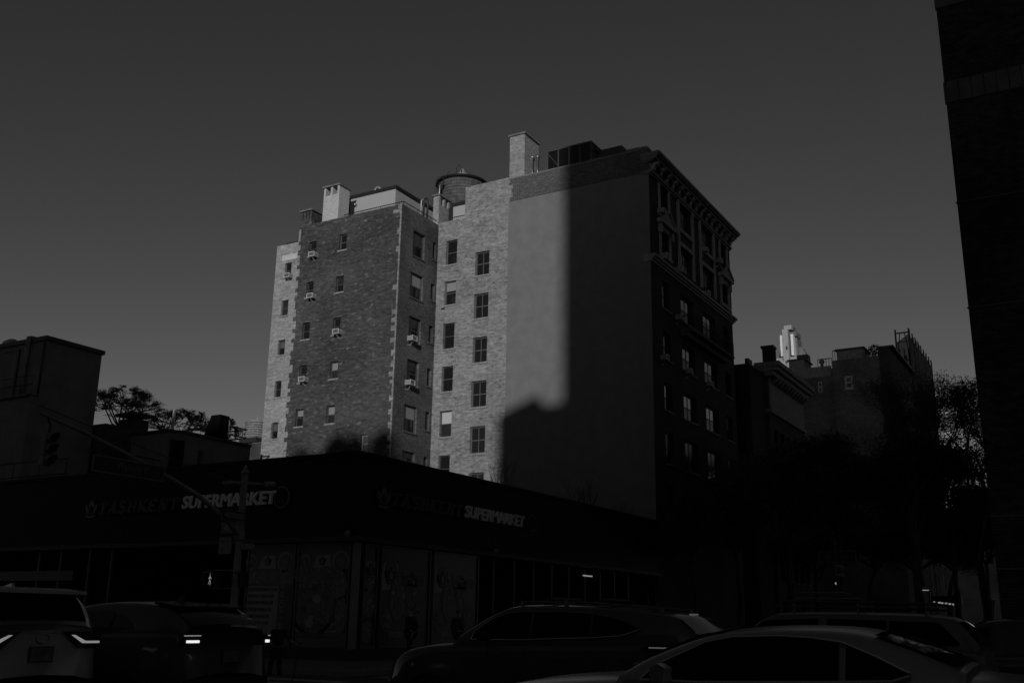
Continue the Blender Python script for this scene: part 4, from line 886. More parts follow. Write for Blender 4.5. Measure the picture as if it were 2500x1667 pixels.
# plain wall between
p = at(z6(140, 440), 'y', YK-4); p1 = at(z6(248, 440), 'y', YK-4); zt_ = at(z6(190, 437), 'y', YK-4).z
t = thing("plain_building", (XS-1, YK-4, 0), "plain dark flat-topped building seen between the ornate facade and the cornice", "building")
b = MB(); b.box((XS-16, YK-4, 0), (p1.x, YK-.01, zt_-.15)); b.build("wall", "darkwall_brick", t); b = MB(); b.box((XS-16, YK-4.15, zt_-.148), (p1.x+.1, YK-.01, zt_)); k_ = b.build("coping", "iron", t)
b = MB(); q0 = at(z6(215, 425), 'y', YK-4); b.box((q0.x, YK-4, zt_), (p1.x-.05, YK-3, zt_+.45)); b.build("pier", "iron", t)
# brick building whose side wall shows pale framed windows
YN = yk2+22
XN = at(z6(1318, 300), 'y', YN).x; ZN = at(z6(1315, 297), 'y', YN).z
t = thing("brick_building", (XN, YN, 0), "dim brick building with pale framed windows and roof sheds, above the dark street trees", "building")
zM = at(z6(1160, 380), 'y', YN).z; zLo = at(z6(700, 475), 'y', YN).z
xm1 = at(z6(1240, 380), 'y', YN).x; xm0 = at(z6(885, 450), 'y', YN).x; xl0 = at(z6(480, 500), 'y', YN).x
hs = [hole('y', YN, z6(1038, 518), z6(980, 627)), hole('y', YN+.0, z6(795, 555), z6(765, 645)), hole('y', YN, z6(905, 735), z6(850, 800))]
b = MB(); wall(b, 'y', YN, xm0, xm1, 0, zM, [hs[0]], .25); wall(b, 'y', YN+.6, xl0-15, xm0, 0, zLo, [hs[1]], .25)
b.quad((xm0, YN, 0), (xm0, YN, zM), (xm0, YN+12, zM), (xm0, YN+12, 0)); b.quad((xm0, YN, zM), (xm1, YN, zM), (xm1, YN+12, zM), (xm0, YN+12, zM)); b.quad((xl0-15, YN+.6, zLo), (xm0, YN+.6, zLo), (xm0, YN+12, zLo), (xl0-15, YN+12, zLo))
bw_ = b.build("wall", "far_brick", t)
window(t, 'y', YN, hs[0], frame='frame_white', pane='glass_soft', upper='curtain', fw=.22, sill='sill'); window(t, 'y', YN+.6, hs[1], frame='frame_white', pane='glass', fw=.14, depth=.12, sill='dark_sill')
b = MB(); YNE = at(z6(1490, 490), 'x', XN).y; b.box((xm1, YN-.02, 0), (XN, YNE, ZN-.15)); b.build("end_wall", "darkwall_brick", t); b = MB(); b.box((xm1-.15, YN-.2, ZN-.148), (XN+.5, YNE+.3, ZN+.05)); b.build("end_cornice", "iron", t)
b = MB(); b.box((xl0-15, YN-.5, 0), (XN+.05, YN-.03, 13.5)); b.box((xl0-15, YN-.6, 13.5), (XN+.1, YN-.03, 13.9)); gf = b.build("dark_lower_front", "black_brick", t)  # dark front added to cover the brighter lower wall under the trees
for i in range(8): b = MB(); x = xl0+(XN-xl0)*(i+.5)/8; b.box((x-.6, YN-.53, 8.6), (x+.6, YN-.501, 11)); b.build("window", "void", gf)
b = MB(); b.box((xl0, YN+.55, zLo-.9), (xm0-.3, YN+.75, zLo+.3)); b.build("parapet", "dim_stone", bw_)
p = at(z6(918, 330), 'y', YN+1.5); p1 = at(z6(1118, 302), 'y', YN+1.5); pe = at(z6(1162, 350), 'x', p1.x)
b = MB(); b.box((p.x, YN+1.5, zM-.5), (p1.x, min(pe.y, YN+14), p1.z-.15)); sh_ = b.build("roof_shed", "dim_stone", t); b = MB(); b.box((p.x-.2, YN+1.3, p1.z-.148), (p1.x+.2, min(pe.y, YN+14)+.2, p1.z)); b.build("shed_roof", "iron", sh_)
p = at(z6(550, 405), 'y', YN+3); p1 = at(z6(668, 390), 'y', YN+3); pe = at(z6(720, 425), 'x', p1.x)
b = MB(); b.box((p.x, YN+3, zLo-.5), (p1.x, min(pe.y, YN+14), p1.z-.15)); sh_ = b.build("roof_shed", "dim_stone", t); b = MB(); b.box((p.x-.15, YN+2.9, p1.z-.148), (p1.x+.2, min(pe.y, YN+14)+.1, p1.z)); b.box(((p.x+p1.x)/2-.2, YN+4, p1.z), ((p.x+p1.x)/2+1.1, YN+5.2, p1.z+.7)); b.build("shed_roof", "iron", sh_)
b = MB()
def rl(f, x0, y0, x1, y1, hz_, zbase):
    a = at(f(x0, y0), 'y', YN+.8); c_ = at(f(x1, y1), 'y', YN+.8)
    b.tube([(a.x, YN+.8, zbase+hz_), (c_.x, YN+.8, zbase+hz_)], .05, 4); n = max(2, int(abs(c_.x-a.x)/.3))
    for i in range(n+1): x = a.x+(c_.x-a.x)*i/n; b.tube([(x, YN+.8, zbase), (x, YN+.8, zbase+hz_)], .03, 4)
rl(z6, 775, 465, 882, 450, 1.1, zLo+.1); rl(z6, 890, 425, 925, 420, 1.3, zM); rl(z6, 1165, 370, 1238, 365, 1.3, zM); b.build("roof_railing", "iron", t)
b = MB(); v = at(z6(805, 445), 'y', YN+1); b.lathe((v.x, YN+1, zLo), [(.12, 0), (.12, .7), (.3, .8), (.32, 1.0), (.2, 1.2), (.02, 1.25)], 12); b.build("roof_ventilator", "dim_stone", t, True)
b = MB(); v = at(z6(1215, 350), 'y', YN+1.2); rn = random.Random(5)
for i in range(260):
    a_ = rn.uniform(0, 6.28); r0 = rn.uniform(0, 1.0)**.5*1.1; p = Vector((v.x+r0*math.cos(a_), YN+1.2+rn.uniform(-.5, .5), v.z+r0*math.sin(a_)*.8)); d = Vector((rn.uniform(-1, 1), rn.uniform(-1, 1), rn.uniform(-1, 1)))*.15; e_ = d.orthogonal().normalized()*.1; b.quad(p-d, p+e_, p+d, p-e_)
sh2 = thing("roof_shrub", (v.x, YN+1.2, zM), "round leafless-looking shrub on the roof edge of the dim brick building", "shrub"); b.build("foliage", "leaf_dark", sh2)
b = MB(); b.tube([(v.x, YN+1.2, zM), (v.x, YN+1.2, v.z)], .06, 5); b.build("stem", "bark", sh2)
# scaffolded building wrapped in netting
YSc = YNE+6
XSc = at(n5(1345, 220), 'y', YSc).x; ZSc = at(n5(1345, 220), 'y', YSc).z
xs0 = at(n5(1112, 240), 'y', YSc).x
ye_ = at(n5(1725, 740), 'x', XSc).y; zee = at(n5(1790, 1270), 'x', XSc)
t = thing("scaffolded_building", (XSc, YSc, 0), "tall building wrapped in scaffolding and dark netting, right of the dim brick building", "building")
b = MB(); n_ = 8
yy = [YSc+(ye_-YSc)*i/n_ for i in range(n_+1)]
for i in range(n_):
    sub = 5
    for j in range(sub):
        ta, tb = j/sub, (j+1)/sub
        ya_, yb_ = yy[i]+(yy[i+1]-yy[i])*ta, yy[i]+(yy[i+1]-yy[i])*tb
        za_, zb_ = ZSc-1.0*math.sin(math.pi*ta)**.6*(1 if ta > 0 else 0), ZSc-1.0*math.sin(math.pi*tb)**.6
        if j == 0: za_ = ZSc
        oa, ob = .25*math.sin(math.pi*2*ta*2+i), .25*math.sin(math.pi*2*tb*2+i)
        b.quad((XSc+oa, ya_, 0), (XSc+ob, yb_, 0), (XSc+ob, yb_, zb_), (XSc+oa, ya_, za_))
b.build("netting", "net", t)
b = MB()
for i in range(n_+1): b.tube([(XSc+.05, yy[i], 0), (XSc+.05, yy[i], ZSc+.35)], .09, 4)
for k_ in range(4):
    x = xs0+(XSc-xs0)*k_/3
    b.tube([(x, YSc-.1, 0), (x, YSc-.1, ZSc+(.5 if k_ in (0, 3) else -3))], .11, 4)
    b.tube([(x, YSc+2.2, 0), (x, YSc+2.2, ZSc-1.5)], .09, 4)
z = ZSc
while z > 12:
    b.tube([(xs0, YSc-.1, z), (XSc, YSc-.1, z)], .09, 4); b.tube([(xs0, YSc-.1, z-1.2), (XSc, YSc-.1, z-1.2)], .05, 4); b.tube([(xs0, YSc-.1, z-3.6), (xs0+(XSc-xs0)/3, YSc-.1, z)], .06, 4); b.tube([(XSc, YSc-.1, z-3.6), (xs0+(XSc-xs0)*2/3, YSc-.1, z)], .06, 4); z -= 3.6
b.build("scaffold", "iron", t)
b = MB(); b.quad((xs0, YSc+.1, 0), (XSc, YSc+.1, 0), (XSc, YSc+.1, ZSc-.1), (xs0, YSc+.1, ZSc-1.2)); netm = mat("sheer_net", .02, .9); nt_ = netm.node_tree; tr = nt_.nodes.new("ShaderNodeBsdfTransparent"); mx = nt_.nodes.new("ShaderNodeMixShader"); mx.inputs[0].default_value = .82; nt_.links.new(tr.outputs[0], mx.inputs[1]); nt_.links.new(nt_.nodes["Principled BSDF"].outputs[0], mx.inputs[2]); nt_.links.new(mx.outputs[0], nt_.nodes["Material Output"].inputs[0]); MT["sheer_net"] = netm
b.build("end_netting", "sheer_net", t)
b = MB(); b.box((xs0+.5, YSc+1, 0), (XSc-.6, ye_, ZSc-17)); b.build("wall", "darkwall_brick", t)
# setback tower far behind, sunlit
YO = 300.0
def TX(x, y=800): return at(n4(x, y), 'y', YO).x
def TZ(y, x=620): return at(n4(x, y), 'y', YO).z
t = thing("setback_tower", (TX(620), YO, 0), "sunlit pale setback tower rising in the distance between dark roofs", "tower")
def tb(name, x0, x1, yb, yt, dy0, dy1, m, par=None, zx=620):
    b = MB(); b.box((TX(x0, (yb+yt)/2), YO+dy0, TZ(yb, zx) if yb < 1500 else 0), (TX(x1, (yb+yt)/2), YO+dy1, TZ(yt, zx))); return b.build(name, m, par or t)
main_ = tb("shaft", 550, 670, 1600, 290, 0, 5, "tower_stone")
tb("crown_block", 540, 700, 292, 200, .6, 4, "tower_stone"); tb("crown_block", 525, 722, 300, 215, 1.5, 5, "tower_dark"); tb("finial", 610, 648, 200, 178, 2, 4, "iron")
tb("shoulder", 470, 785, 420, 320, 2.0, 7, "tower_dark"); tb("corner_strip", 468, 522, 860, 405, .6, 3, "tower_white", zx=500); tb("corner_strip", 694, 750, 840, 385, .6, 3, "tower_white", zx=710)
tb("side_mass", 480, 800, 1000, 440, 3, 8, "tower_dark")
def tri(name, pts, dy0, dy1, m):
    b = MB(); b.prism([(at(n4(x, y), 'y', YO).x, YO+dy0, at(n4(x, y), 'y', YO).z) for x, y in pts], (0, dy1-dy0, 0)); return b.build(name, m, t)
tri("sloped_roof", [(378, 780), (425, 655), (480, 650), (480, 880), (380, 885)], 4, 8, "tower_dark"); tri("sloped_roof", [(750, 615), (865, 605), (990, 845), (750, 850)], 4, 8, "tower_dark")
tb("base_block", 385, 1000, 1600, 862, 1.5, 9, "tower_stone"); tb("base_block", 400, 640, 1600, 980, -1, 4, "tower_stone")
for (x0, x1, yt, yb) in ((608, 636, 655, 725), (450, 475, 1010, 1045), (620, 640, 985, 1010)): tb("window", x0, x1, yb, yt, -.4 if yt < 900 else -1.4, .3, "iron")
tb("sign_panel", 525, 563, 1052, 1018, -1.4, .3, "tower_white")
for cxn in (490, 625):
    b = MB(); pts = []
    for i in range(13):
        a_ = math.pi*i/12; v = at(n4(cxn+48*math.cos(a_), 1170-38*math.sin(a_)), 'y', YO-1.3); pts.append(v)
    b.tube(pts, .5, 5); b.build("arch_trim", "iron", t)
# sunlit blocks at the far end of the side street, seen through the trees
for i, (x0, x1, yt, lab) in enumerate(((2255, 2345, 1000, "far sunlit block glimpsed through the right-hand tree, nearest the scaffolded building"), (2350, 2440, 1120, "far sunlit lower block glimpsed through the right-hand tree, beside the dark brick corner"))):
    yv = 330+i*30; a = at((x0, yt), 'y', yv); c_ = at((x1, yt), 'y', yv)
    t = thing("far_building", (a.x, yv, 0), lab, "building"); b = MB(); b.box((a.x, yv, 0), (c_.x, yv+20, a.z)); w0 = b.build("wall", "far_stone", t)
    b = MB()
    nz = int(a.z/3.6)
    for j in range(1, nz): b.box((a.x+.5, yv-.05, a.z-j*3.6), (c_.x-.5, yv-.001, a.z-j*3.6+1.7))
    b.build("window_bands", "tower_dark", w0)
a = at((2235, 1330), 'y', 210); c_ = at((2450, 1330), 'y', 210)
t = thing("dark_end_block", (a.x, 210, 0), "long low dark block added to darken the far end of the side street under the trees", "building"); b = MB(); b.box((a.x, 210, 0), (c_.x, 222, a.z)); w0 = b.build("wall", "facade_brick", t)  # added dark block, covers the bright gap below the far sunlit blocks
b = MB(); b.box((a.x-.3, 209.7, a.z-.8), (c_.x+.3, 210-.001, a.z-.2)); b.build("cornice", "dim_stone", w0)
for i in range(9): b = MB(); x = a.x+(c_.x-a.x)*(i+.5)/9; b.box((x-.6, 209.95, a.z-3.6), (x+.6, 209.999, a.z-1.7)); b.build("window", "void", w0)
# ================================================================== right edge: dark brick building
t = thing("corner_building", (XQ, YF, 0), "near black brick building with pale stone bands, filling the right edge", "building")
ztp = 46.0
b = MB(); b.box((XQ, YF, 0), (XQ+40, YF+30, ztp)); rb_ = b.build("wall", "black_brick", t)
z7 = zf(2200, 0, 1.96)
def band(p0, p1, m="band_stone", o=.03):
    a = at(p0, 'y', YF); c_ = at(p1, 'y', YF); b = MB(); b.box((XQ-.03, YF-o, c_.z), (XQ+40, YF+.1, a.z)); b.build("stone_band", m, rb_)
band(z7(183, 403), z7(197, 500)); band(z7(133, -60), z7(140, 52)); band(z7(252, 970), z7(252, 974), "band_stone", .02); band(z7(318, 1470), z7(318, 1474), "band_stone", .02)
for i in range(7): 
    a = at(z7(215+60*i, 450-12*i), 'y', YF); b = MB(); b.box((a.x, YF-.036, a.z-.62), (a.x+.03, YF-.0305, a.z+.62)); b.build("band_joint", "iron", rb_)
a = at((2466, 1634), 'y', YF); b = MB(); b.box((a.x-.0, YF-.12, .1), (XQ+40, YF-.001, a.z)); b.build("stone_base", "band_stone", rb_)
for (x, y) in ((2410, 1386), (2412, 1258)):
    a = at((x, y), 'y', YF); b = MB(); b.box((XQ-.02, YF-.025, a.z-.04), (XQ+40, YF-.001, a.z)); b.build("stone_band", "band_stone", rb_)




# ================================================================== traffic signal pole with mast arm
X0, Y0 = -23.886, 24.0
PL_ = thing("signal_pole", (X0, Y0, 0), "tall grey signal pole with a curved mast arm, standing before the supermarket corner", "signal pole")
b = MB(); b.lathe((X0, Y0, 0), [(.24, .13), (.24, .35), (.15, .55), (.13, 1.0), (.105, 5.95)], 14); b.build("pole", "pole", PL_, True)
b = MB(); b.lathe((X0, Y0, 0), [(.125, 5.951), (.125, 6.02), (.06, 6.12), (.05, 6.2), (.01, 6.26)], 12); b.lathe((X0, Y0, 0), [(.16, 3.85), (.17, 3.9), (.17, 4.1), (.16, 4.15)], 12); b.build("collar", "pole", PL_, True)
arm = [(X0, Y0-.05, 3.98), (X0, 23.5, 4.37), (X0, 22.2, 5.02), (X0, 20.73, 5.52), (X0, 19.2, 5.95), (X0, 17.8, 6.32), (X0, 16.45, 6.6)]
b = MB(); b.tube(arm, .085, 10, .05); b.build("mast_arm", "pole", PL_, True)
b = MB(); b.tube([(X0, Y0, 5.6), (X0, 21.0, 6.0), (X0, 16.4, 6.78)], .012, 4); b.tube([(X0, Y0, 5.75), (X0, 30, 6.0), (X0-8, 46, 7.9)], .012, 4); b.build("guy_wire", "iron", PL_)
b = MB(); b.tube([(X0, 23.45, 5.62), (X0, 24.9, 5.72)], .05, 8); b.tube([(X0, 24.9, 5.72), (X0, 25.35, 5.76)], .11, 8); b.tube([(X0, 23.1, 5.55), (X0, 23.5, 5.62)], .07, 8); b.build("cross_bracket", "pole", PL_, True)
# signal head (faces the traffic, towards +X) hangs from the arm
sy, szt = 16.8, 6.12
t = thing("traffic_signal", (X0, sy, szt-.95), "three-lens traffic signal with round visors hanging from the end of the mast arm", "traffic signal")
for k_ in range(3):
    zc_ = szt-.14-k_*.29; b = MB(); b.box((X0-.1, sy-.14, zc_-.138), (X0+.08, sy+.14, zc_+.138)); hsg = b.build("housing", "signal", t)
    b = MB(); vs = []; n = 18
    b.tube([(X0+.081, sy, zc_), (X0+.1, sy, zc_)], .115, 18); b.build("lens", "lens", hsg)
    b = MB()
    for i in range(n):
        a0, a1 = 2*math.pi*i/n, 2*math.pi*(i+1)/n
        f_ = lambda a, x: (X0+x, sy+.125*math.cos(a), zc_+.125*math.sin(a))
        l0, l1 = .12+.14*max(0, math.sin(a0))+.05, .12+.14*max(0, math.sin(a1))+.05
        b.quad(f_(a0, .081), f_(a1, .081), f_(a1, .081+l1), f_(a0, .081+l0))
    b.build("visor", "signal", hsg)
b = MB(); b.tube([(X0, sy, szt), (X0, sy, szt+.22), (X0, sy-.1, 6.5)], .035, 6); b.build("hanger", "iron", t)
# street name sign hanging from the arm, facing +X
def sign_board(name, label, cat, x, y0_, y1_, z0, z1_, words, face="sign_green", border="sign_border", grp=None, ax='x', rows_=None, bd=.035, th=.02):
    """ax 'x': board in the plane x, spans y0_..y1_, faces +X.  ax 'y': board in the plane y=x, spans x y0_..y1_, faces -Y"""
    if ax == 'x': t = thing(name, (x, (y0_+y1_)/2, z0), label, cat, grp)
    else: t = thing(name, ((y0_+y1_)/2, x, z0), label, cat, grp)
    def bx(a0, a1, c0, c1, o0, o1, m, nm, par):
        b = MB()
        if ax == 'x': b.box((x+o0, a0, c0), (x+o1, a1, c1))
        else: b.box((a0, x-o1, c0), (a1, x-o0, c1))
        return b.build(nm, m, par)
    bd_ = bx(y0_, y1_, z0, z1_, 0, th, border, "board", t)
    bx(y0_+bd, y1_-bd, z0+bd, z1_-bd, th, th+.004, face, "field", t)
    return t, bx
SX = X0+.12
ya_, yb_ = at((132*1.0+0+96, 1105), 'x', SX).y, at((400, 1160), 'x', SX).y
z_a = at((228, 1150), 'x', SX).z; z_b = at((228, 1108), 'x', SX).z
t, bx = sign_board("street_sign", "dark street name sign reading Waverly Pl, hanging from the mast arm", "street sign", SX, ya_, yb_, z_a, z_b, None, bd=.04)
w_ = yb_-ya_; hgt = z_b-z_a
b = MB(); text_mb(b, "Waverly Pl", Vector((SX+.025, ya_+w_*.32, z_a+hgt*.16)), UY, UZ, w_*.44, hgt*.66, .004); b.build("lettering", "sign_border", t)
b = MB(); b.tube([(X0, ya_+.05, z_b+.16), (X0, yb_-.05, z_b+.16)], .022, 6)
for yy_ in (ya_+.3, yb_-.35): b.tube([(X0, yy_, z_b-.02), (X0, yy_, z_b+.16)], .015, 5); b.box((X0-.02, yy_-.05, z_b-.04), (X0+.13, yy_+.05, z_b-.002))
b.tube([(X0, (ya_+yb_)/2+.1, z_b+.16), (X0, (ya_+yb_)/2+.1, 5.62)], .025, 6); b.build("hanger", "iron", t)
def one_way(label, ax, pl, u0, u1, z0, z1_, grp="one way signs", m_arrow="sign_white"):
    t, bx = sign_board("one_way_sign", label, "one way sign", pl, u0, u1, z0, z1_, None, "sign_black", "sign_border", grp, ax, bd=.02)
    w = u1-u0; h = z1_-z0; b = MB(); o = .026
    pts = [(.07, .5), (.3, .86), (.3, .72), (.92, .72), (.92, .28), (.3, .28), (.3, .14)]
    if ax == 'x': b.prism([(pl+o, u0+a*w, z0+c*h) for a, c in pts], (.004, 0, 0)); org, ux = Vector((pl+o+.005, u0+w*.2, z0+h*.36)), UY
    else: b.prism([(u0+a*w, pl-o, z0+c*h) for a, c in pts], (0, -.004, 0)); org, ux = Vector((u0+w*.2, pl-o-.005, z0+h*.36)), UX
    b.build("arrow", m_arrow, t); b = MB(); text_mb(b, "ONE WAY", org, ux, UZ, w*.66, h*.28, .003); b.build("lettering", "sign_black", t); return t
fz = zf(500, 1090, 5.057)
a = at(fz(208, 895), 'x', X0+.16); c_ = at(fz(208, 765), 'x', X0+.16); e_ = at(fz(500, 800), 'x', X0+.16)
one_way("one way sign facing the traffic, upper of the two on the signal pole", 'x', X0+.14, a.y, e_.y, a.z, c_.z)
a = at(fz(195, 1068), 'y', Y0+.13); c_ = at(fz(195, 940), 'y', Y0+.13); e_ = at(fz(488, 1055), 'y', Y0+.13)
one_way("one way sign facing the camera behind the signal pole, lower of the two", 'y', Y0+.15, a.x, e_.x, a.z, c_.z)
a = at(fz(168, 1325), 'y', Y0-.13); c_ = at(fz(175, 1118), 'y', Y0-.13); e_ = at(fz(322, 1330), 'y', Y0-.13)
t, bx = sign_board("path_sign", "small square station sign reading PATH with an arrow, on the signal pole", "sign", Y0-.13, a.x, e_.x, a.z, c_.z, None, "pole", "pole", None, 'y')
w_ = e_.x-a.x; h_ = c_.z-a.z
b = MB(); text_mb(b, "PATH", Vector((a.x+w_*.15, Y0-.155, a.z+h_*.64)), UX, UZ, w_*.6, h_*.18, .004); b.prism([(a.x+w_*.2, Y0-.155, a.z+h_*.22), (a.x+w_*.3, Y0-.155, a.z+h_*.4), (a.x+w_*.4, Y0-.155, a.z+h_*.22)], (0, -.004, 0)); b.box((a.x+w_*.28, Y0-.159, a.z+h_*.08), (a.x+w_*.32, Y0-.155, a.z+h_*.22)); b.build("lettering", "ink", t)
a = at(fz(345, 1290), 'x', X0+.3); e_ = at(fz(470, 1290), 'x', X0+.3); c_ = at(fz(400, 1185), 'x', X0+.3)
b = MB(); b.box((X0+.13, Y0-.05, a.z+.1), (X0+.42, Y0+.25, c_.z)); 
t = thing("junction_box", (X0+.27, Y0+.1, a.z), "small grey box fixed to the signal pole beside the station sign", "junction box"); k_ = b.build("box", "pole", t); b = MB(); b.box((X0+.2, Y0-.056, a.z+.18), (X0+.36, Y0-.051, c_.z-.08)); b.build("plate", "iron", t)
# pedestrian signals
def ped(label, cx_, cy_, zc_, facing, lit):
    t = thing("pedestrian_signal", (cx_, cy_, zc_-.24), label, "pedestrian signal", "pedestrian signals on the pole")
    b = MB(); b.box((cx_-.2, cy_-.1, zc_-.24), (cx_+.2, cy_+.12, zc_+.24)); b.build("housing", "sign_black", t)
    b = MB(); b.box((cx_-.21, cy_-.22, zc_+.19), (cx_+.21, cy_-.101, zc_+.25)); b.box((cx_-.21, cy_-.22, zc_-.24), (cx_-.19, cy_-.101, zc_+.189)); b.box((cx_+.19, cy_-.22, zc_-.24), (cx_+.21, cy_-.101, zc_+.189)); b.build("visor", "sign_black", t)
    if lit:
        b = MB(); y_ = cy_-.104
        def ell(x, z, rx, rz, n=8): b.prism([(cx_+x+rx*math.cos(i*6.283/n), y_, zc_+z+rz*math.sin(i*6.283/n)) for i in range(n)], (0, -.004, 0))
        rg = random.Random(2); pts = [(0, .16), (0, .12)]
        for (x0_, z0_, x1_, z1x) in ((0, .09, .0, -.02), (0, .08, -.055, .02), (0, .08, .06, .03), (0, -.02, -.05, -.14), (0, -.02, .03, -.09), (.03, -.09, .02, -.16)):
            for i in range(5): t_ = i/4; pts.append((x0_+(x1_-x0_)*t_, z0_+(z1x-z0_)*t_))
        for x, z in pts: ell(x, z, .012, .012, 6)
        b.build("walking_figure", "walk", t)
    b = MB(); b.tube([(cx_, cy_, zc_+.28), (X0, Y0, zc_+.28)], .025, 6); b.tube([(cx_, cy_, zc_-.28), (X0, Y0, zc_-.28)], .025, 6); b.build("arm", "pole", t)
p = at(zb2(1572, 800), 'y', Y0-.1); ped("pedestrian signal with a lit white walking figure, left of the signal pole", p.x, Y0-.1, p.z, 0, True)
p = at(zb2(1785, 803), 'y', Y0+.1); ped("unlit pedestrian signal on the right of the signal pole, seen from behind", p.x, Y0+.1, p.z, 0, False)
# second pole with one way sign on the far corner of the side street
SP = at((2042, 1355), 'y', 23.7)
t = thing("sign_post", (SP.x, 23.7, 0), "thin dark sign post near the bottom right, in front of the street trees", "sign post"); b = MB(); b.tube([(SP.x, 23.7, .1), (SP.x, 23.7, SP.z+.35)], .04, 8); b.build("post", "iron", t)
a = at(zb6(450, 675), 'y', 23.78); c_ = at(zb6(450, 590), 'y', 23.78); e_ = at(zb6(730, 668), 'y', 23.78)
one_way("one way sign on the thin post near the bottom right of the photo", 'y', 23.8, a.x, e_.x, a.z, c_.z, m_arrow="frame")
a = at(zb6(565, 765), 'x', SP.x+.05); c_ = at(zb6(565, 685), 'x', SP.x+.05)
one_way("second one way sign below the first on the thin post, seen edge on", 'x', SP.x+.05, 23.3, 24.1, a.z, c_.z, m_arrow="frame")
# ================================================================== vehicles
def interp(pl, x):
    if x <= pl[0][0]: return pl[0][1]
    for (a, b) in zip(pl, pl[1:]):
        if x <= b[0]: t = (x-a[0])/max(1e-6, b[0]-a[0]); return a[1]+(b[1]-a[1])*t
    return pl[-1][1]
def smooth(pl, it=2):
    for _ in range(it):
        out = [pl[0]]
        for a, b in zip(pl, pl[1:]): out += [(a[0]*.75+b[0]*.25, a[1]*.75+b[1]*.25), (a[0]*.25+b[0]*.75, a[1]*.25+b[1]*.75)]
        out.append(pl[-1]); pl = out
    return pl
def car(name, label, cat, yn, width, belt, roof, dlo, paint, K=.34, zbot=.28, wheels=(), grp=None, splits=(), rounding=.55, rglass=None, fglass=None, rz=None, chrome=False, trimline=True, hood_in=.06):
    """all profiles in metres: x along the street (front = low x), z up.  Near side plane y=yn; car extends to yn+width."""
    yc = yn+width/2; hw = width/2
    x0_, x1_ = belt[0][0], belt[-1][0]
    t = thing(name, ((x0_+x1_)/2, yc, 0), label, cat, grp)
    belt = smooth(belt, 2); roof = smooth(roof, 2)
    def plan(x): 
        a = max(0, 1-(x-x0_)/rounding); c = max(0, 1-(x1_-x)/(rounding*.8))
        return hw*(1-.22*a*a-.12*c*c)
    N_ = 44
    xs = [x0_+(x1_-x0_)*i/N_ for i in range(N_+1)]
    vs = []; fs = []
    def sec(x):
        w = plan(x); zt = interp(belt, x); h = zt-zbot; e = max(0, 1-(x-x0_)/.35); e2 = max(0, 1-(x1_-x)/.25)
        zb0 = zbot+.12*e*e+.1*e2*e2
        half = [(0, zb0), (w-.16, zb0), (w-.05, zb0+.08), (w-.015, zb0+.3*h), (w, zb0+.55*h), (w-.03, zt-.16), (w-.055, zt-.05), (w-.12, zt-.008), (w-.35, zt+hood_in*.6), (0, zt+hood_in)]
        return half+[(-y, z) for y, z in reversed(half[1:-1])]
    m_ = None
    for x in xs:
        s_ = sec(x); m_ = len(s_)
        vs += [(x, yc-y, z) for y, z in s_]
    for i in range(N_):
        for k_ in range(m_): fs.append((i*m_+k_, i*m_+(k_+1) % m_, (i+1)*m_+(k_+1) % m_, (i+1)*m_+k_))
    fs.append(tuple(range(m_))); fs.append(tuple(N_*m_+k_ for k_ in range(m_-1, -1, -1)))
    b = MB(); b.add(vs, fs); body = b.build("body", paint, t, True)
    # cabin
    cx0, cx1 = roof[0][0], roof[-1][0]; xs2 = [cx0+(cx1-cx0)*i/40 for i in range(41)]
    def yb(x): return min(plan(x), hw)-.075
    zref = lambda x: interp(belt, x)
    def ys(x, z): return yb(x)-K*max(0, z-zref(x))
    vs = []; fs = []
    for x in xs2:
        zr = max(interp(roof, x), zref(x)+.03); yt = ys(x, zr); zb_ = zref(x)-.03
        half = [(yb(x), zb_), (ys(x, zr-.06), zr-.06), (yt-.03, zr-.02), (yt-.12, zr), (yt*.45, zr+.022), (0, zr+.03)]
        full = half+[(-y, z) for y, z in reversed(half[:-1])]
        vs += [(x, yc-y, z) for y, z in full]; mm = len(full)
    for i in range(40):
        for k_ in range(mm-1): fs.append((i*mm+k_, i*mm+k_+1, (i+1)*mm+k_+1, (i+1)*mm+k_))
    fs.append(tuple(range(mm))); fs.append(tuple(40*mm+k_ for k_ in range(mm-1, -1, -1)))
    b = MB(); b.add(vs, fs); cab = b.build("roof", paint, t, True)
    # side windows
    for sgn in (-1, 1):
        for (lo, up, sp) in dlo:
            xa_, xb_ = lo[0][0], lo[-1][0]; cuts = [xa_]+[s_ for s_ in sp if xa_ < s_ < xb_]+[xb_]
            for ca, cb_ in zip(cuts, cuts[1:]):
                b = MB(); n = max(4, int((cb_-ca)/.07)); g0 = .025 if ca > xa_ else 0; g1 = .025 if cb_ < xb_ else 0; vs = []; fs = []
                for i in range(n+1):
                    x = ca+g0+(cb_-g1-ca-g0)*i/n; zl, zu = interp(lo, x), interp(up, x); zu = max(zu, zl+.004)
                    for j in range(5): z = zl+(zu-zl)*j/4; vs.append((x, yc+sgn*(ys(x, z)+.014), z))
                for i in range(n):
                    for j in range(4): fs.append((i*5+j, (i+1)*5+j, (i+1)*5+j+1, i*5+j+1))
                b.add(vs, fs); b.build("side_window", "carglass", cab, True)
            if chrome:
                b = MB(); pts = [(x, yc+sgn*(ys(x, z)+.02), z) for x, z in lo]; b.tube(pts, .012, 4); pts = [(x, yc+sgn*(ys(x, z)+.02), z) for x, z in up]; b.tube(pts, .009, 4); b.build("chrome_trim", "chrome", cab)
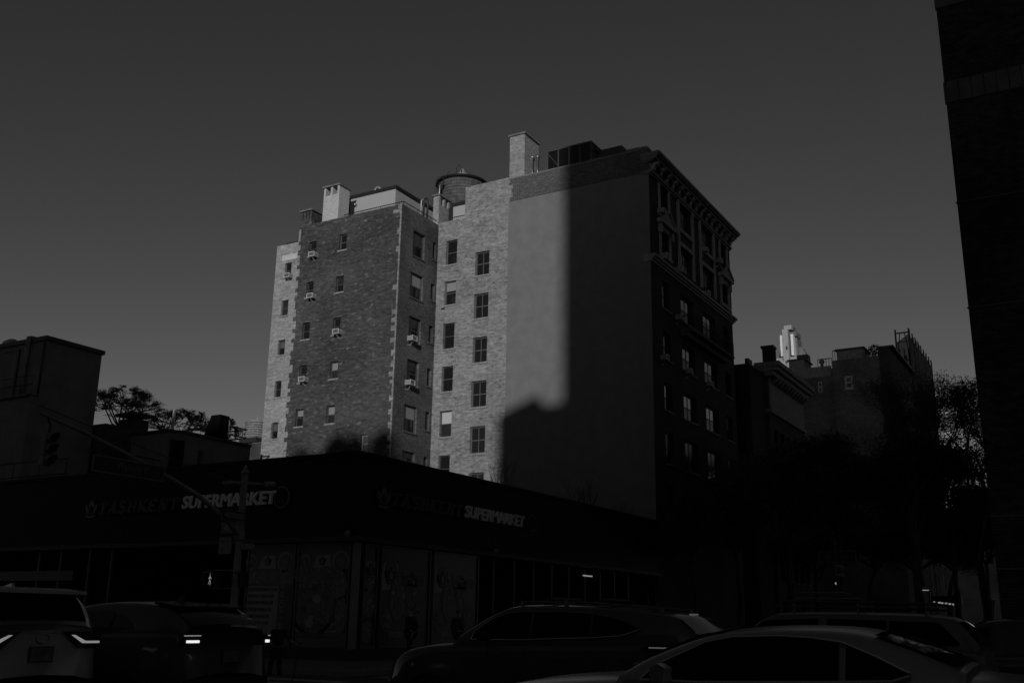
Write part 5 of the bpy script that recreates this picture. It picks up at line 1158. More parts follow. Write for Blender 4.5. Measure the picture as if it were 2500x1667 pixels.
    # front and rear glass follow the roof line
    for gl, nm in ((fglass, "windscreen"), (rglass, "rear_window")):
        if not gl: continue
        vs = []; fs = []; n = 12
        for i in range(n+1):
            x = gl[0]+(gl[1]-gl[0])*i/n; zr = interp(roof, x); yt = ys(x, zr)-.1; x_o = (-.012 if nm == "windscreen" else .012)
            for y, dz in ((-yt, 0), (-yt*.45, .022), (0, .03), (yt*.45, .022), (yt, 0)): vs.append((x+x_o, yc+y, zr+dz+.012))
        for i in range(n):
            for k_ in range(4): fs.append((i*5+k_, (i+1)*5+k_, (i+1)*5+k_+1, i*5+k_+1))
        b = MB(); b.add(vs, fs); b.build(nm, "carglass", cab, True)
    # wheels
    for wx in wheels:
        for sgn in (-1, 1):
            yo = yc+sgn*(hw-.1); b = MB()
            def ring(x, r, n=22): return [(wx+r*math.cos(6.283*i/n), x, .34+r*math.sin(6.283*i/n)) for i in range(n)]
            arch = MB(); arch.prism([p for p in ring(yc+sgn*(hw+.002), .42)], (0, -sgn*.02, 0)); arch.build("wheel_arch", "trim", body)
            def latheY(mb, prof, n=28):
                vs = []; fs = []
                for (r, o) in prof:
                    for k_ in range(n): a = 6.283185*k_/n; vs.append((wx+r*math.cos(a), yo+sgn*o, .34+r*math.sin(a)))
                for i in range(len(prof)-1):
                    for k_ in range(n): fs.append((i*n+k_, i*n+(k_+1) % n, (i+1)*n+(k_+1) % n, (i+1)*n+k_))
                mb.add(vs, fs)
            latheY(b, [(.2, -.1), (.33, -.1), (.34, -.04), (.34, .06), (.32, .115), (.24, .12), (.23, .1)]); wh = b.build("wheel", "rubber", t, True)
            b = MB(); latheY(b, [(.235, .05), (.235, .112), (.205, .112), (.2, .07), (.0, .06)])
            for k_ in range(5):
                a = 6.283185*k_/5; b.prism([(wx+math.cos(a-.14)*.05, yo+sgn*.07, .34+math.sin(a-.14)*.05), (wx+math.cos(a+.14)*.05, yo+sgn*.07, .34+math.sin(a+.14)*.05), (wx+math.cos(a+.1)*.21, yo+sgn*.07, .34+math.sin(a+.1)*.21), (wx+math.cos(a-.1)*.21, yo+sgn*.07, .34+math.sin(a-.1)*.21)], (0, sgn*.035, 0))
            b.build("rim", "rim", wh)
    t["ys"] = 0; del t["ys"]
    # handles, mirrors
    def handle(x, z):
        for sgn in (-1, 1): b = MB(); yy_ = yc+sgn*(plan(x)+.012); b.box((x-.1, min(yy_, yy_-sgn*.03), z-.016), (x+.1, max(yy_, yy_-sgn*.03), z+.016)); b.build("door_handle", paint, body)
    def mirror(x, z, m=paint):
        for sgn in (-1, 1):
            yy_ = yc+sgn*(hw+.02); b = MB(); b.prism([(x-.06, yy_, z-.06), (x+.04, yy_, z-.07), (x+.06, yy_, z+.03), (x-.0, yy_, z+.06), (x-.06, yy_, z+.03)], (0, sgn*.15, 0)); b.tube([(x, yy_-sgn*.12, z-.05), (x, yy_+sgn*.02, z-.04)], .025, 5); b.build("mirror", m, body)
    def door_line(x, z0, z1_):
        for sgn in (-1, 1): b = MB(); b.tube([(x+.02, yc+sgn*(plan(x)-.001), z0), (x, yc+sgn*(plan(x)+.002), z0+.3*(z1_-z0)), (x-.01, yc+sgn*(plan(x)-.045), z1_-.02)], .006, 4); b.build("door_gap", "trim", body)
    return t, body, cab, dict(yc=yc, hw=hw, plan=plan, handle=handle, mirror=mirror, door_line=door_line, ys=ys, interp=interp, belt=belt, roof=roof)
def rear_lamps(body, info, xr, polys, m, nm="tail_lamp", dx=.035, housing=None, far_polys=None):
    """polys: list of (dy_from_outer, z) outlines measured inward from the rear corner"""
    out = []
    for sgn in (-1, 1):
        hs_ = body
        if sgn > 0 and far_polys: polys = far_polys
        if housing:
            b = MB(); b.prism([(xr, info['yc']+sgn*(info['hw']-dy), z) for dy, z in housing], (dx*.6, 0, 0)); hs_ = b.build(nm, "lamp_red", body)
        for pl in polys:
            b = MB(); b.prism([(xr+(dx*.61 if housing else 0), info['yc']+sgn*(info['hw']-dy), z) for dy, z in pl], (dx*.4, 0, 0)); out.append(b.build("lamp_glow" if housing else nm, m, hs_))
    return out
def plate_at(body, x, y, z, w=.32, h=.16, m="plate"):
    b = MB(); b.box((x, y-w/2, z-h/2), (x+.02, y+w/2, z+h/2)); p_ = b.build("number_plate", "trim", body); b = MB(); b.box((x+.0201, y-w/2+.012, z-h/2+.012), (x+.024, y+w/2-.012, z+h/2-.012)); b.build("plate_field", m, p_)
def cz(pts, yn): return [(at(p, 'y', yn).x, at(p, 'y', yn).z) for p in pts]
# --- foreground sedan, silver, heading left
yn = 7.45
roofD = cz([(1548, 1640), (1597, 1606), (1662, 1578), (1729, 1552), (1795, 1539), (1900, 1534), (1985, 1535), (2061, 1538), (2120, 1547), (2180, 1566), (2245, 1588), (2305, 1611), (2372, 1637)], yn+.42)
bx1 = roofD[-1][0]
beltD = [(-5.15, .62), (-5.0, .82), (-4.75, .95), (-4.3, 1.04), (-3.75, 1.09), (-3.1, 1.135), (-2.2, 1.15), (-1.2, 1.165), (bx1-.1, 1.20), (bx1+.25, 1.175), (bx1+.55, 1.15), (bx1+.72, 1.05), (bx1+.78, .8)]
loD = cz([(1568, 1667), (1700, 1666), (2000, 1665), (2180, 1663), (2223, 1650)], yn+.1)
upD = cz([(1568, 1662), (1617, 1620), (1729, 1566), (1790, 1554), (1900, 1551), (1985, 1556), (2061, 1567), (2147, 1602), (2213, 1634), (2223, 1648)], yn+.22)
loD = [(x, max(z, 1.13)) for x, z in loD]; upD = [(x, max(z, 1.135)) for x, z in upD]
upD[0] = (loD[0][0], loD[0][1]+.005); upD[-1] = (loD[-1][0], loD[-1][1]+.02)
t, body, cab, inf = car("sedan", "pale silver sedan in the near lane, cut off by the bottom edge of the photo", "car", yn, 1.84, beltD, roofD, [(loD, upD, [-1.72])], "paint_sedan", K=.42, wheels=(-4.2, -.9), fglass=(roofD[0][0]+.08, roofD[4][0]-.05), rglass=(roofD[8][0]+.05, roofD[-1][0]-.06), chrome=True)
inf['handle'](-1.95, .95); inf['handle'](-.95, .97); inf['mirror'](-2.98, 1.2); inf['door_line'](-1.75, .35, 1.15); inf['door_line'](-3.0, .35, 1.1)
for sgn in (-1, 1):   # head and tail lamps
    b = MB(); b.prism([(-5.02, inf['yc']+sgn*.55, .72), (-4.7, inf['yc']+sgn*.8, .78), (-4.65, inf['yc']+sgn*.8, .86), (-5.0, inf['yc']+sgn*.5, .82)], (0, sgn*.02, 0)); b.build("headlamp", "carglass", body)
rear_lamps(body, inf, bx1+.72, [[(.1, .92), (.45, .94), (.45, 1.04), (.08, 1.04)]], "lamp_red")
# --- middle suv heading left
yn = 13.6
def c5(pts): return cz([zb5(*p) for p in pts], yn+.3)
roofC = cz([zb4(850, 1235), zb4(960, 1150), zb4(1090, 1062), zb4(1200, 1008), zb4(1290, 993)], yn+.35)+cz([zb5(0, 991), zb5(250, 992), zb5(530, 1002), zb5(750, 1024), zb5(960, 1046), zb5(1080, 1072), zb5(1160, 1140), zb5(1240, 1215)], yn+.35)
bl = roofC[-1][0]
beltC = [(-10.28, .60), (-10.22, .86), (-9.95, 1.05), (-9.5, 1.14), (-8.9, 1.19), (-8.2, 1.22), (-7.0, 1.25), (-6.0, 1.28), (bl-.15, 1.30), (bl+.05, 1.24), (bl+.18, 1.0), (bl+.22, .6)]
loC = cz([zb4(915, 1243), zb4(1310, 1247)], yn+.1)+cz([zb5(0, 1244), zb5(455, 1232), zb5(650, 1219), zb5(730, 1195), zb5(792, 1170)], yn+.1)
upC = cz([zb4(915, 1240), zb4(965, 1175), zb4(1075, 1095), zb4(1170, 1052), zb4(1290, 1040)], yn+.2)+cz([zb5(0, 1038), zb5(200, 1040), zb5(430, 1050), zb5(600, 1078), zb5(720, 1120), zb5(792, 1165)], yn+.2)
upC[0] = (loC[0][0], loC[0][1]+.01); upC[-1] = (loC[-1][0], loC[-1][1]+.01)
xs1 = at(zb5(-5, 1150), 'y', yn+.15).x; xs2_ = at(zb5(440, 1150), 'y', yn+.15).x
t, body, cab, inf = car("parked_suv", "dark suv with roof rails and a bright window trim, in the middle of the street", "car", yn, 1.9, beltC, roofC, [(loC, upC, [xs1, xs2_])], "paint_mid", K=.3, wheels=(-9.35, -6.1), fglass=(roofC[0][0]+.08, roofC[3][0]), rglass=(roofC[-3][0]+.03, roofC[-1][0]), chrome=True, rounding=.7)
t.name = "suv"
for sgn in (-1, 1):
    pts = [(x, inf['yc']+sgn*(inf['hw']-.36), z+.05) for x, z in roofC[4:10]]; b = MB(); b.tube(pts, .014, 6)
    for x, z in (roofC[4], roofC[6], roofC[9]): b.tube([(x, inf['yc']+sgn*(inf['hw']-.36), z-.02), (x, inf['yc']+sgn*(inf['hw']-.36), z+.075)], .03, 6)
    b.build("roof_rail", "pole", cab)
for px_ in (zb5(172, 980), zb5(560, 985)):
    x = at(px_, 'y', yn+.5).x; z = interp(roofC, x); b = MB(); b.tube([(x-.16, inf['yc']-.55, z+.06), (x-.04, inf['yc']-.5, z+.09), (x-.04, inf['yc']+.5, z+.09), (x-.16, inf['yc']+.55, z+.06)], .035, 6); b.build("roof_bar", "trim", cab)
inf['handle'](-7.05, 1.02); inf['handle'](-6.0, 1.05); inf['mirror'](-8.3, 1.32, "trim"); inf['door_line'](xs1-.05, .35, 1.24); inf['door_line'](xs2_, .5, 1.28); inf['door_line'](-8.3, .35, 1.2)

for sgn in (-1, 1):
    xl_ = bl+.0; yy_ = inf['yc']+sgn*(inf['hw']-.06)
    b = MB(); b.prism([(xl_-.75, yy_, 1.2), (xl_-.5, yy_, 1.13), (xl_+.05, yy_, 1.08), (xl_+.12, yy_, 1.24), (xl_-.6, yy_, 1.25)], (0, sgn*.05, 0)); hs_ = b.build("tail_lamp", "lamp_red", body)
    b = MB(); b.box((xl_-.62, min(yy_+sgn*.051, yy_+sgn*.06), 1.205), (xl_-.12, max(yy_+sgn*.051, yy_+sgn*.06), 1.222)); b.build("lamp_glow", "lamp_dim", hs_)
    b = MB(); b.box((xl_-.1, min(yy_+sgn*.03, yy_+sgn*.085), 1.185), (xl_+.05, max(yy_+sgn*.03, yy_+sgn*.085), 1.225)); b.build("lamp_glow", "lamp_on", hs_)
    b = MB(); b.prism([(-10.2, inf['yc']+sgn*.55, .86), (-9.75, inf['yc']+sgn*.84, .95), (-9.65, inf['yc']+sgn*.85, 1.04), (-10.1, inf['yc']+sgn*.55, .98)], (0, sgn*.04, 0)); b.build("headlamp", "carglass", body)
xb_ = roofC[-3][0]; b = MB(); b.box((xb_-.02, inf['yc']-.1, roofC[-3][1]+.02), (xb_+.04, inf['yc']+.1, roofC[-3][1]+.04)); b.build("brake_lamp", "lamp_dim", cab)
b = MB(); b.tube([(roofC[8][0], inf['yc'], roofC[8][1]), (roofC[8][0]-.03, inf['yc'], roofC[8][1]+.22)], .008, 4); b.build("aerial", "trim", cab)
# --- left dark crossover (rear three-quarter)
yn = 10.35; xr = -11.35
roofB = [(xr-3.55, 1.30), (xr-3.0, 1.48), (xr-2.5, 1.64), (xr-1.9, 1.72), (xr-1.2, 1.73), (xr-.75, 1.70), (xr-.45, 1.64), (xr-.2, 1.52), (xr+.02, 1.37)]
beltB = [(xr-4.55, .7), (xr-4.4, .98), (xr-4.0, 1.14), (xr-3.2, 1.24), (xr-2.0, 1.29), (xr-.8, 1.34), (xr-.1, 1.34), (xr+.06, 1.28), (xr+.1, .7)]
loB = [(xr-3.15, 1.29), (xr-1.4, 1.33), (xr-1.0, 1.37)]; upB = [(xr-3.15, 1.31), (xr-2.75, 1.48), (xr-2.3, 1.58), (xr-1.6, 1.6), (xr-1.2, 1.52), (xr-1.0, 1.39)]
t, body, cab, inf = car("crossover", "dark hatchback crossover seen from behind with lit tail lamps, left of the walking person", "car", yn, 1.86, beltB, roofB, [(loB, upB, [xr-2.15, xr-1.45])], "paint_mid", K=.34, zbot=.4, wheels=(xr-3.8, xr-1.0), rglass=(xr-.48, xr-.01), fglass=(roofB[0][0]+.06, roofB[2][0]), rounding=.7)
inf['handle'](xr-1.9, 1.13); inf['mirror'](xr-3.15, 1.36); inf['door_line'](xr-2.1, .45, 1.28)
rear_lamps(body, inf, xr+.055, [[(.13, 1.175), (.36, 1.175), (.36, 1.21), (.13, 1.21)]], "lamp_on", far_polys=[[(.09, 1.17), (.17, 1.17), (.17, 1.21), (.09, 1.21)]], housing=[(.06, 1.13), (.5, 1.14), (.93, 1.19), (.93, 1.3), (.5, 1.3), (.06, 1.29)])
for sgn in (-1, 1): b = MB(); b.box((xr+.078, inf['yc']+sgn*(inf['hw']-.38) if sgn < 0 else inf['yc']+inf['hw']-.12, 1.265), (xr+.092, inf['yc']-inf['hw']+.08 if sgn < 0 else inf['yc']+inf['hw']-.08, 1.278)); b.build("lamp_strip", "lamp_mid", body)
b = MB(); b.box((xr-.46, inf['yc']-.2, 1.618), (xr-.4, inf['yc']+.1, 1.632)); b.build("brake_lamp", "lamp_dim", cab)
b = MB(); b.prism([(xr-.75, inf['yc']-.7, 1.7), (xr-.32, inf['yc']-.66, 1.645), (xr-.32, inf['yc']+.66, 1.645), (xr-.75, inf['yc']+.7, 1.7)], (0, 0, .03)); b.build("spoiler", "paint_black", cab)
b = MB(); b.prism([(xr-1.15, inf['yc'], 1.75), (xr-.95, inf['yc'], 1.75), (xr-.95, inf['yc'], 1.84)], (0, .05, 0)); b.build("roof_fin", "trim", cab)
plate_at(body, xr+.085, inf['yc']+.05, .98, .34, .18); b = MB(); b.box((xr+.02, inf['yc']-.8, .42), (xr+.14, inf['yc']+.8, .7)); b.build("bumper", "trim", body)
# --- far left silver suv, rear view
yn = 8.1; xr = -12.55
roofA = [(xr-4.0, 1.37), (xr-3.4, 1.55), (xr-2.9, 1.78), (xr-2.0, 1.86), (xr-1.0, 1.86), (xr-.35, 1.83), (xr-.2, 1.74), (xr-.08, 1.56), (xr+.04, 1.38)]
beltA = [(xr-4.9, .7), (xr-4.75, 1.05), (xr-4.3, 1.25), (xr-3.5, 1.33), (xr-1.5, 1.35), (xr-.3, 1.36), (xr+.02, 1.35), (xr+.08, 1.28), (xr+.12, .7)]
loA = [(xr-3.6, 1.38), (xr-1.2, 1.4), (xr-.45, 1.44)]; upA = [(xr-3.6, 1.4), (xr-3.1, 1.55), (xr-2.7, 1.68), (xr-1.2, 1.7), (xr-.7, 1.64), (xr-.45, 1.5)]
t, body, cab, inf = car("suv", "silver suv seen from behind at the left edge with angled lit tail lamps", "car", yn, 1.95, beltA, roofA, [(loA, upA, [xr-2.4, xr-1.35])], "paint_silver", K=.3, zbot=.45, wheels=(xr-4.0, xr-1.0), rglass=(xr-.28, xr+.01), fglass=(roofA[0][0]+.06, roofA[2][0]), rounding=.5)
rear_lamps(body, inf, xr+.07, [[(.07, 1.185), (.3, 1.185), (.48, 1.265), (.53, 1.265), (.34, 1.155), (.07, 1.155)]], "lamp_mid", housing=[(.05, 1.09), (.4, 1.09), (.66, 1.31), (.05, 1.31)])
b = MB(); b.prism([(xr-.5, inf['yc']-.72, 1.84), (xr-.02, inf['yc']-.7, 1.8), (xr-.02, inf['yc']+.7, 1.8), (xr-.5, inf['yc']+.72, 1.84)], (0, 0, .045)); b.build("spoiler", "paint_silver", cab)
b = MB(); b.prism([(xr-.9, inf['yc']-.02, 1.89), (xr-.68, inf['yc']-.02, 1.88), (xr-.7, inf['yc']-.02, 1.94)], (0, .05, 0)); b.build("roof_fin", "paint_silver", cab)
plate_at(body, xr+.1, inf['yc'], 1.02, .36, .2, "poster_mid"); b = MB(); b.box((xr+.02, inf['yc']-.82, .42), (xr+.16, inf['yc']+.82, .66)); b.build("bumper", "trim", body)
b = MB(); b.lathe((0, 0, 0), [(.001, 0), (.001, 0)], 4); b = MB(); b.tube([(xr+.1, inf['yc']+.1*math.cos(i*.5236), 1.22+.06*math.sin(i*.5236)) for i in range(13)], .009, 4); b.build("badge", "chrome", body)
# --- vehicles farther right
yn = 18.3
x0_ = at((1795, 1560), 'y', yn).x
roofF = [(-6.15, 1.2), (-5.75, 1.5), (-5.45, 1.70), (-5.2, 1.745), (-3.6, 1.75), (-2.5, 1.72), (-2.25, 1.6), (-2.0, 1.25)]
beltF = [(-7.2, .6), (-7.1, .95), (-6.7, 1.1), (-6.1, 1.18), (-4, 1.2), (-2.1, 1.22), (-1.9, 1.1), (-1.85, .6)]
t, body, cab, inf = car("utility_vehicle", "pale utility wagon with a ladder rack on its roof, behind the foreground sedan", "van", yn, 1.85, beltF, roofF, [([(-5.95, 1.24), (-4.55, 1.25)], [(-5.95, 1.26), (-5.5, 1.62), (-4.55, 1.66)], []), ([(-4.4, 1.25), (-2.3, 1.26)], [(-4.4, 1.66), (-2.6, 1.62), (-2.3, 1.3)], [-3.4])], "paint_van", K=.22, wheels=(-6.2, -2.9), fglass=(-6.1, -5.4), rglass=(-2.3, -2.02))
b = MB()
for z_, x0_, x1_ in ((1.86, -5.4, -2.6), (1.95, -5.2, -2.6)): b.tube([(x0_, yn+.3, z_), (x1_, yn+.3, z_-.03)], .02, 4); b.tube([(x0_, yn+1.5, z_), (x1_, yn+1.5, z_-.03)], .02, 4)
for x in (-5.0, -3.9, -2.8):
    for y in (yn+.3, yn+1.5): b.tube([(x, y, 1.72), (x, y, 1.95)], .02, 4)
    b.tube([(x, yn+.3, 1.87), (x, yn+1.5, 1.87)], .02, 4)
b.build("roof_rack", "frame", t)
t = thing("ladder", (-4.4, yn+.8, 1.96), "folded ladder lying on the roof rack of the pale utility wagon", "ladder"); b = MB()
for y in (yn+.55, yn+1.0): 
    b.tube([(-5.0, y, 2.0), (-3.9, y, 2.0)], .018, 4); b.tube([(-4.95, y, 2.1), (-4.15, y, 2.1)], .018, 4)
for i in range(6): b.tube([(-4.95+i*.2, yn+.55, 2.0), (-4.95+i*.2, yn+1.0, 2.0)], .014, 4)
b.build("rails", "pole", t)
yn = 20.2
def simple_car(name, label, x0_, L, yn_, paint, zr=1.6, grp=None):
    f = L/4.6
    roof_ = [(x0_+1.15*f, 1.02), (x0_+1.75*f, zr-.16), (x0_+2.2*f, zr), (x0_+3.4*f, zr), (x0_+4.0*f, zr-.2), (x0_+4.45*f, 1.1)]
    belt_ = [(x0_, .55), (x0_+.08, .75), (x0_+.5*f, .92), (x0_+1.2*f, 1.0), (x0_+2.5*f, 1.04), (x0_+4.3*f, 1.08), (x0_+4.55*f, 1.0), (x0_+4.6*f, .55)]
    return car(name, label, "car", yn_, 1.84, belt_, roof_, [([(x0_+1.45*f, 1.06), (x0_+4.0*f, 1.12)], [(x0_+1.45*f, 1.08), (x0_+2.0*f, zr-.16), (x0_+3.4*f, zr-.12), (x0_+4.0*f, 1.3)], [x0_+2.75*f])], paint, wheels=(x0_+.95*f, x0_+3.7*f), fglass=(x0_+1.2*f, x0_+2.1*f), rglass=(x0_+4.0*f, x0_+4.4*f), grp=grp)
p = at((1650, 1520), 'y', 17.5)
t, body, cab, inf = simple_car("hatchback", "black hatchback showing over the roof line between the dark suv and the silver sedan", p.x-1.3, 4.4, 17.2, "paint_black", 1.5)
inf['mirror'](p.x+.2, 1.1)
p = at((2215, 1530), 'y', 21.5); simple_car("suv", "dark suv beside the thin sign post, behind the utility wagon", p.x-.6, 4.5, 20.6, "paint_dark", 1.7)
p = at((760, 1570), 'y', 12.5)
# car facing the camera down the side street, one headlamp lit
hl = at((2395, 1568), 'x', -6.9)
t = thing("oncoming_car", (hl.x-.65, hl.y+2.2, 0), "dark car facing the camera far down the side street with one bright headlamp", "car")
b = MB(); y_ = hl.y
b.prism([(hl.x-1.5, y_+.1, .3), (hl.x+.25, y_+.1, .3), (hl.x+.25, y_+.1, .95), (hl.x+.1, y_+.1, 1.05), (hl.x-1.35, y_+.1, 1.05), (hl.x-1.5, y_+.1, .95)], (0, 4.4, 0)); body = b.build("body", "paint_mid", t)
b = MB(); b.add([(hl.x-1.4, y_+1.1, 1.051), (hl.x+.15, y_+1.1, 1.051), (hl.x+.15, y_+4.3, 1.051), (hl.x-1.4, y_+4.3, 1.051), (hl.x-1.2, y_+1.9, 1.5), (hl.x-.05, y_+1.9, 1.5), (hl.x-.05, y_+3.6, 1.5), (hl.x-1.2, y_+3.6, 1.5)], [(4, 5, 6, 7), (0, 1, 5, 4), (1, 2, 6, 5), (2, 3, 7, 6), (3, 0, 4, 7)]); b.build("cabin", "carglass", t)
for dx, m_ in ((0, "headlamp"), (-1.25, "lamp_dim")):
    b = MB(); b.tube([(hl.x+dx, y_+.02, hl.z), (hl.x+dx, y_+.12, hl.z)], .085, 12); b.build("headlamp", m_, body)
for dx in (-1.25, 0.0):
    for dy in (.9, 3.5): b = MB(); b.tube([(hl.x+dx-.12, y_+dy, .32), (hl.x+dx+.12, y_+dy, .32)], .32, 18); b.build("wheel", "rubber", t)
# row of lit shop lights far down the side street
t = thing("light_string", (at((2290, 1470), 'x', XK+1).x, at((2290, 1470), 'x', XK+1).y, 0), "broken row of small lit lamps under a canopy at the lower right", "string lights")
yv = 75.0; b = MB(); c_ = MB()
seg = [(2279, 2283), (2290, 2297), (2298, 2303), (2307, 2313), (2316, 2322), (2325, 2329), (2333, 2340), (2343, 2346)]
for i, (xa_, xb_) in enumerate(seg):
    yy_ = 1469+(xa_-2279)*.12; a = at((xa_, yy_), 'y', yv); e_ = at((xb_, yy_+.5), 'y', yv); lm = MB(); lm.box((a.x, yv-.05, a.z-.05), (e_.x, yv, a.z+.05)); lm.build("lamp", "lamp_mid", t)
a = at((2275, 1469), 'y', yv+.1); e_ = at((2350, 1478), 'y', yv+.1); c_.box((a.x, yv+.01, e_.z+.1), (e_.x, yv+.3, a.z+.4)); c_.tube([(a.x+.2, yv+.2, 0), (a.x+.2, yv+.2, a.z)], .06, 5); c_.tube([(e_.x-.2, yv+.2, 0), (e_.x-.2, yv+.2, a.z)], .06, 5); c_.build("canopy", "iron", t)
a = at((2245, 1440), 'y', yv+2); t = thing("wall_lamp", (a.x, yv+2, 0), "thin lit strip lamp on a post above the row of small lamps, lower right", "lamp"); b = MB(); b.box((a.x-.2, yv+1.95, a.z-.03), (a.x+.6, yv+2, a.z+.03)); b.build("lamp", "lamp_mid", t); b = MB(); b.tube([(a.x+.6, yv+2.05, 0), (a.x+.6, yv+2.05, a.z+.1)], .06, 5); b.build("post", "iron", t)
a = at(zf(1850, 1300, 6.03)(1150, 745), 'y', yv-3); t = thing("street_lamp", (a.x, yv-3, 0), "tiny lit lamp on a post under the second one way sign", "lamp"); b = MB(); b.lathe((a.x, yv-3, a.z), [(.02, -.08), (.08, 0), (.02, .08)], 8); b.build("lamp", "lamp_mid", t); b = MB(); b.tube([(a.x, yv-3, 0), (a.x, yv-3, a.z-.09)], .05, 5); b.build("post", "iron", t)
# ================================================================== people
def figure(label, loc, rz, scale, joints, extra=None, hair_m="hair", top="cloth", legs="cloth", shoes="shoe"):
    """one skinned body from a joint skeleton, clothing as children"""
    t = thing("person", loc, label, "person", rz=rz)
    def skinned(nm, verts, edges, radii, m, par, sub=2):
        me = bpy.data.meshes.new(nm); me.from_pydata([Vector(v)*scale for v in verts], edges, []); me.materials.append(MT[m])
        o = bpy.data.objects.new(nm, me); COL.objects.link(o); o.parent = par
        md = o.modifiers.new("skin", 'SKIN'); sd = o.modifiers.new("sub", 'SUBSURF'); sd.levels = sd.render_levels = sub
        for i, r in enumerate(radii):
            rr_ = r if isinstance(r, tuple) else (r, r); me.skin_vertices[0].data[i].radius = (rr_[0]*scale, rr_[1]*scale)
        me.skin_vertices[0].data[0].use_root = True
        md.use_smooth_shade = True
        dg = bpy.context.evaluated_depsgraph_get(); bpy.context.view_layer.update(); ev = o.evaluated_get(dg); nm_ = bpy.data.meshes.new_from_object(ev); o.modifiers.clear(); o.data = nm_
        return o
    J = joints
    V = [J['pelvis'], J['waist'], J['chest'], J['neck'], J['jaw'], J['head'], J['crown']]; E_ = [(0, 1), (1, 2), (2, 3), (3, 4), (4, 5), (5, 6)]; R_ = [(.15, .11), (.13, .10), (.16, .11), (.055, .055), (.06, .07), (.075, .095), (.055, .07)]
    for s_ in ('L', 'R'):
        k_ = len(V); V += [J['sh'+s_], J['el'+s_], J['wr'+s_], J['ha'+s_]]; E_ += [(2, k_), (k_, k_+1), (k_+1, k_+2), (k_+2, k_+3)]; R_ += [.06, .042, .028, (.038, .018)]
        hd_ = Vector(J['ha'+s_]); d_ = (hd_-Vector(J['wr'+s_])).normalized(); sd_ = d_.cross(Vector((0, 0, 1))); sd_ = sd_.normalized() if sd_.length > .1 else Vector((0, 1, 0))
        dn = Vector((0, 0, -1))
        for f_, (o_, ln) in enumerate(((-.028, .07), (-.01, .08), (.01, .075), (.027, .06))):
            a = len(V); V += [hd_+sd_*o_+d_*.02, hd_+sd_*o_*1.1+d_*(.02+ln*.55)+dn*.012, hd_+sd_*o_+d_*(.02+ln*.8)+dn*.035]; E_ += [(k_+3, a), (a, a+1), (a+1, a+2)]; R_ += [.009, .009, .008]
        a = len(V); V += [hd_-d_*.02+sd_*-.04, hd_+d_*.015-sd_*.055+dn*.02]; E_ += [(k_+3, a), (a, a+1)]; R_ += [.011, .009]
        k_ = len(V); V += [J['hip'+s_], J['kn'+s_], J['an'+s_], J['to'+s_]]; E_ += [(0, k_), (k_, k_+1), (k_+1, k_+2), (k_+2, k_+3)]; R_ += [.085, .055, .038, (.035, .025)]
    body = skinned("body", V, E_, R_, "skin", t)
    V = [J['pelvis'], J['waist'], J['chest'], Vector(J['neck'])*.9+Vector(J['chest'])*.1]; E_ = [(0, 1), (1, 2), (2, 3)]; R_ = [(.185, .14), (.17, .135), (.19, .14), (.09, .09)]
    for s_ in ('L', 'R'): k_ = len(V); V += [J['sh'+s_], J['el'+s_], Vector(J['el'+s_]).lerp(Vector(J['wr'+s_]), J.get('sleeve', .9))]; E_ += [(2, k_), (k_, k_+1), (k_+1, k_+2)]; R_ += [.08, .06, .045]
    skinned("jacket", V, E_, R_, top, body)
    V = [J['pelvis']]; E_ = []; R_ = [(.175, .13)]
    for s_ in ('L', 'R'): k_ = len(V); V += [J['hip'+s_], J['kn'+s_], Vector(J['an'+s_])+Vector((0, 0, .03))]; E_ += [(0, k_), (k_, k_+1), (k_+1, k_+2)]; R_ += [.11, .078, .062]
    skinned("trousers", V, E_, R_, legs, body)
    for s_ in ('L', 'R'):
        an, to = Vector(J['an'+s_]), Vector(J['to'+s_]); h_ = an+(an-to).normalized()*.05
        skinned("shoe", [(h_.x, h_.y, .045), (an.x*.6+to.x*.4, an.y*.6+to.y*.4, .05), (to.x, to.y, .035)], [(0, 1), (1, 2)], [(.042, .045), (.05, .05), (.045, .03)], shoes, body)
    hc = Vector(J['head']); cr = Vector(J['crown']); bk = Vector(J.get('back', (0, .03, 0)))
    skinned("hair", [hc+bk*1.0+Vector((0, 0, -.03)), hc+bk*.9+Vector((0, 0, .05)), cr+bk*.3+Vector((0, 0, .02))], [(0, 1), (1, 2)], [.075, .088, .07], hair_m, body)
    fw = -bk.normalized()
    sdv = fw.cross(Vector((0, 0, 1))); fc = hc+fw*.088
    for sg in (-1, 1):
        b = MB(); p_ = (fc+sdv*.032*sg-fw*.006+Vector((0, 0, .01))); 
        mt = base_of(body); b.tube([mt @ (p_*scale), mt @ ((p_+fw*.008)*scale)], .011*scale, 8); b.build("eye", "ink", body)
    mt = base_of(body); b = MB(); b.tube([mt @ ((fc+Vector((0, 0, .015)))*scale), mt @ ((fc+fw*.02-Vector((0, 0, .028)))*scale), mt @ ((fc-fw*.004-Vector((0, 0, .035)))*scale)], [.009*scale, .014*scale, .008*scale], 6); b.build("nose", "skin", body, True)
    b = MB(); b.tube([mt @ ((fc-fw*.01+sdv*.024-Vector((0, 0, .062)))*scale), mt @ ((fc-fw*.01-sdv*.024-Vector((0, 0, .062)))*scale)], .006*scale, 5); b.build("mouth", "cloth_mid", body)
    return t
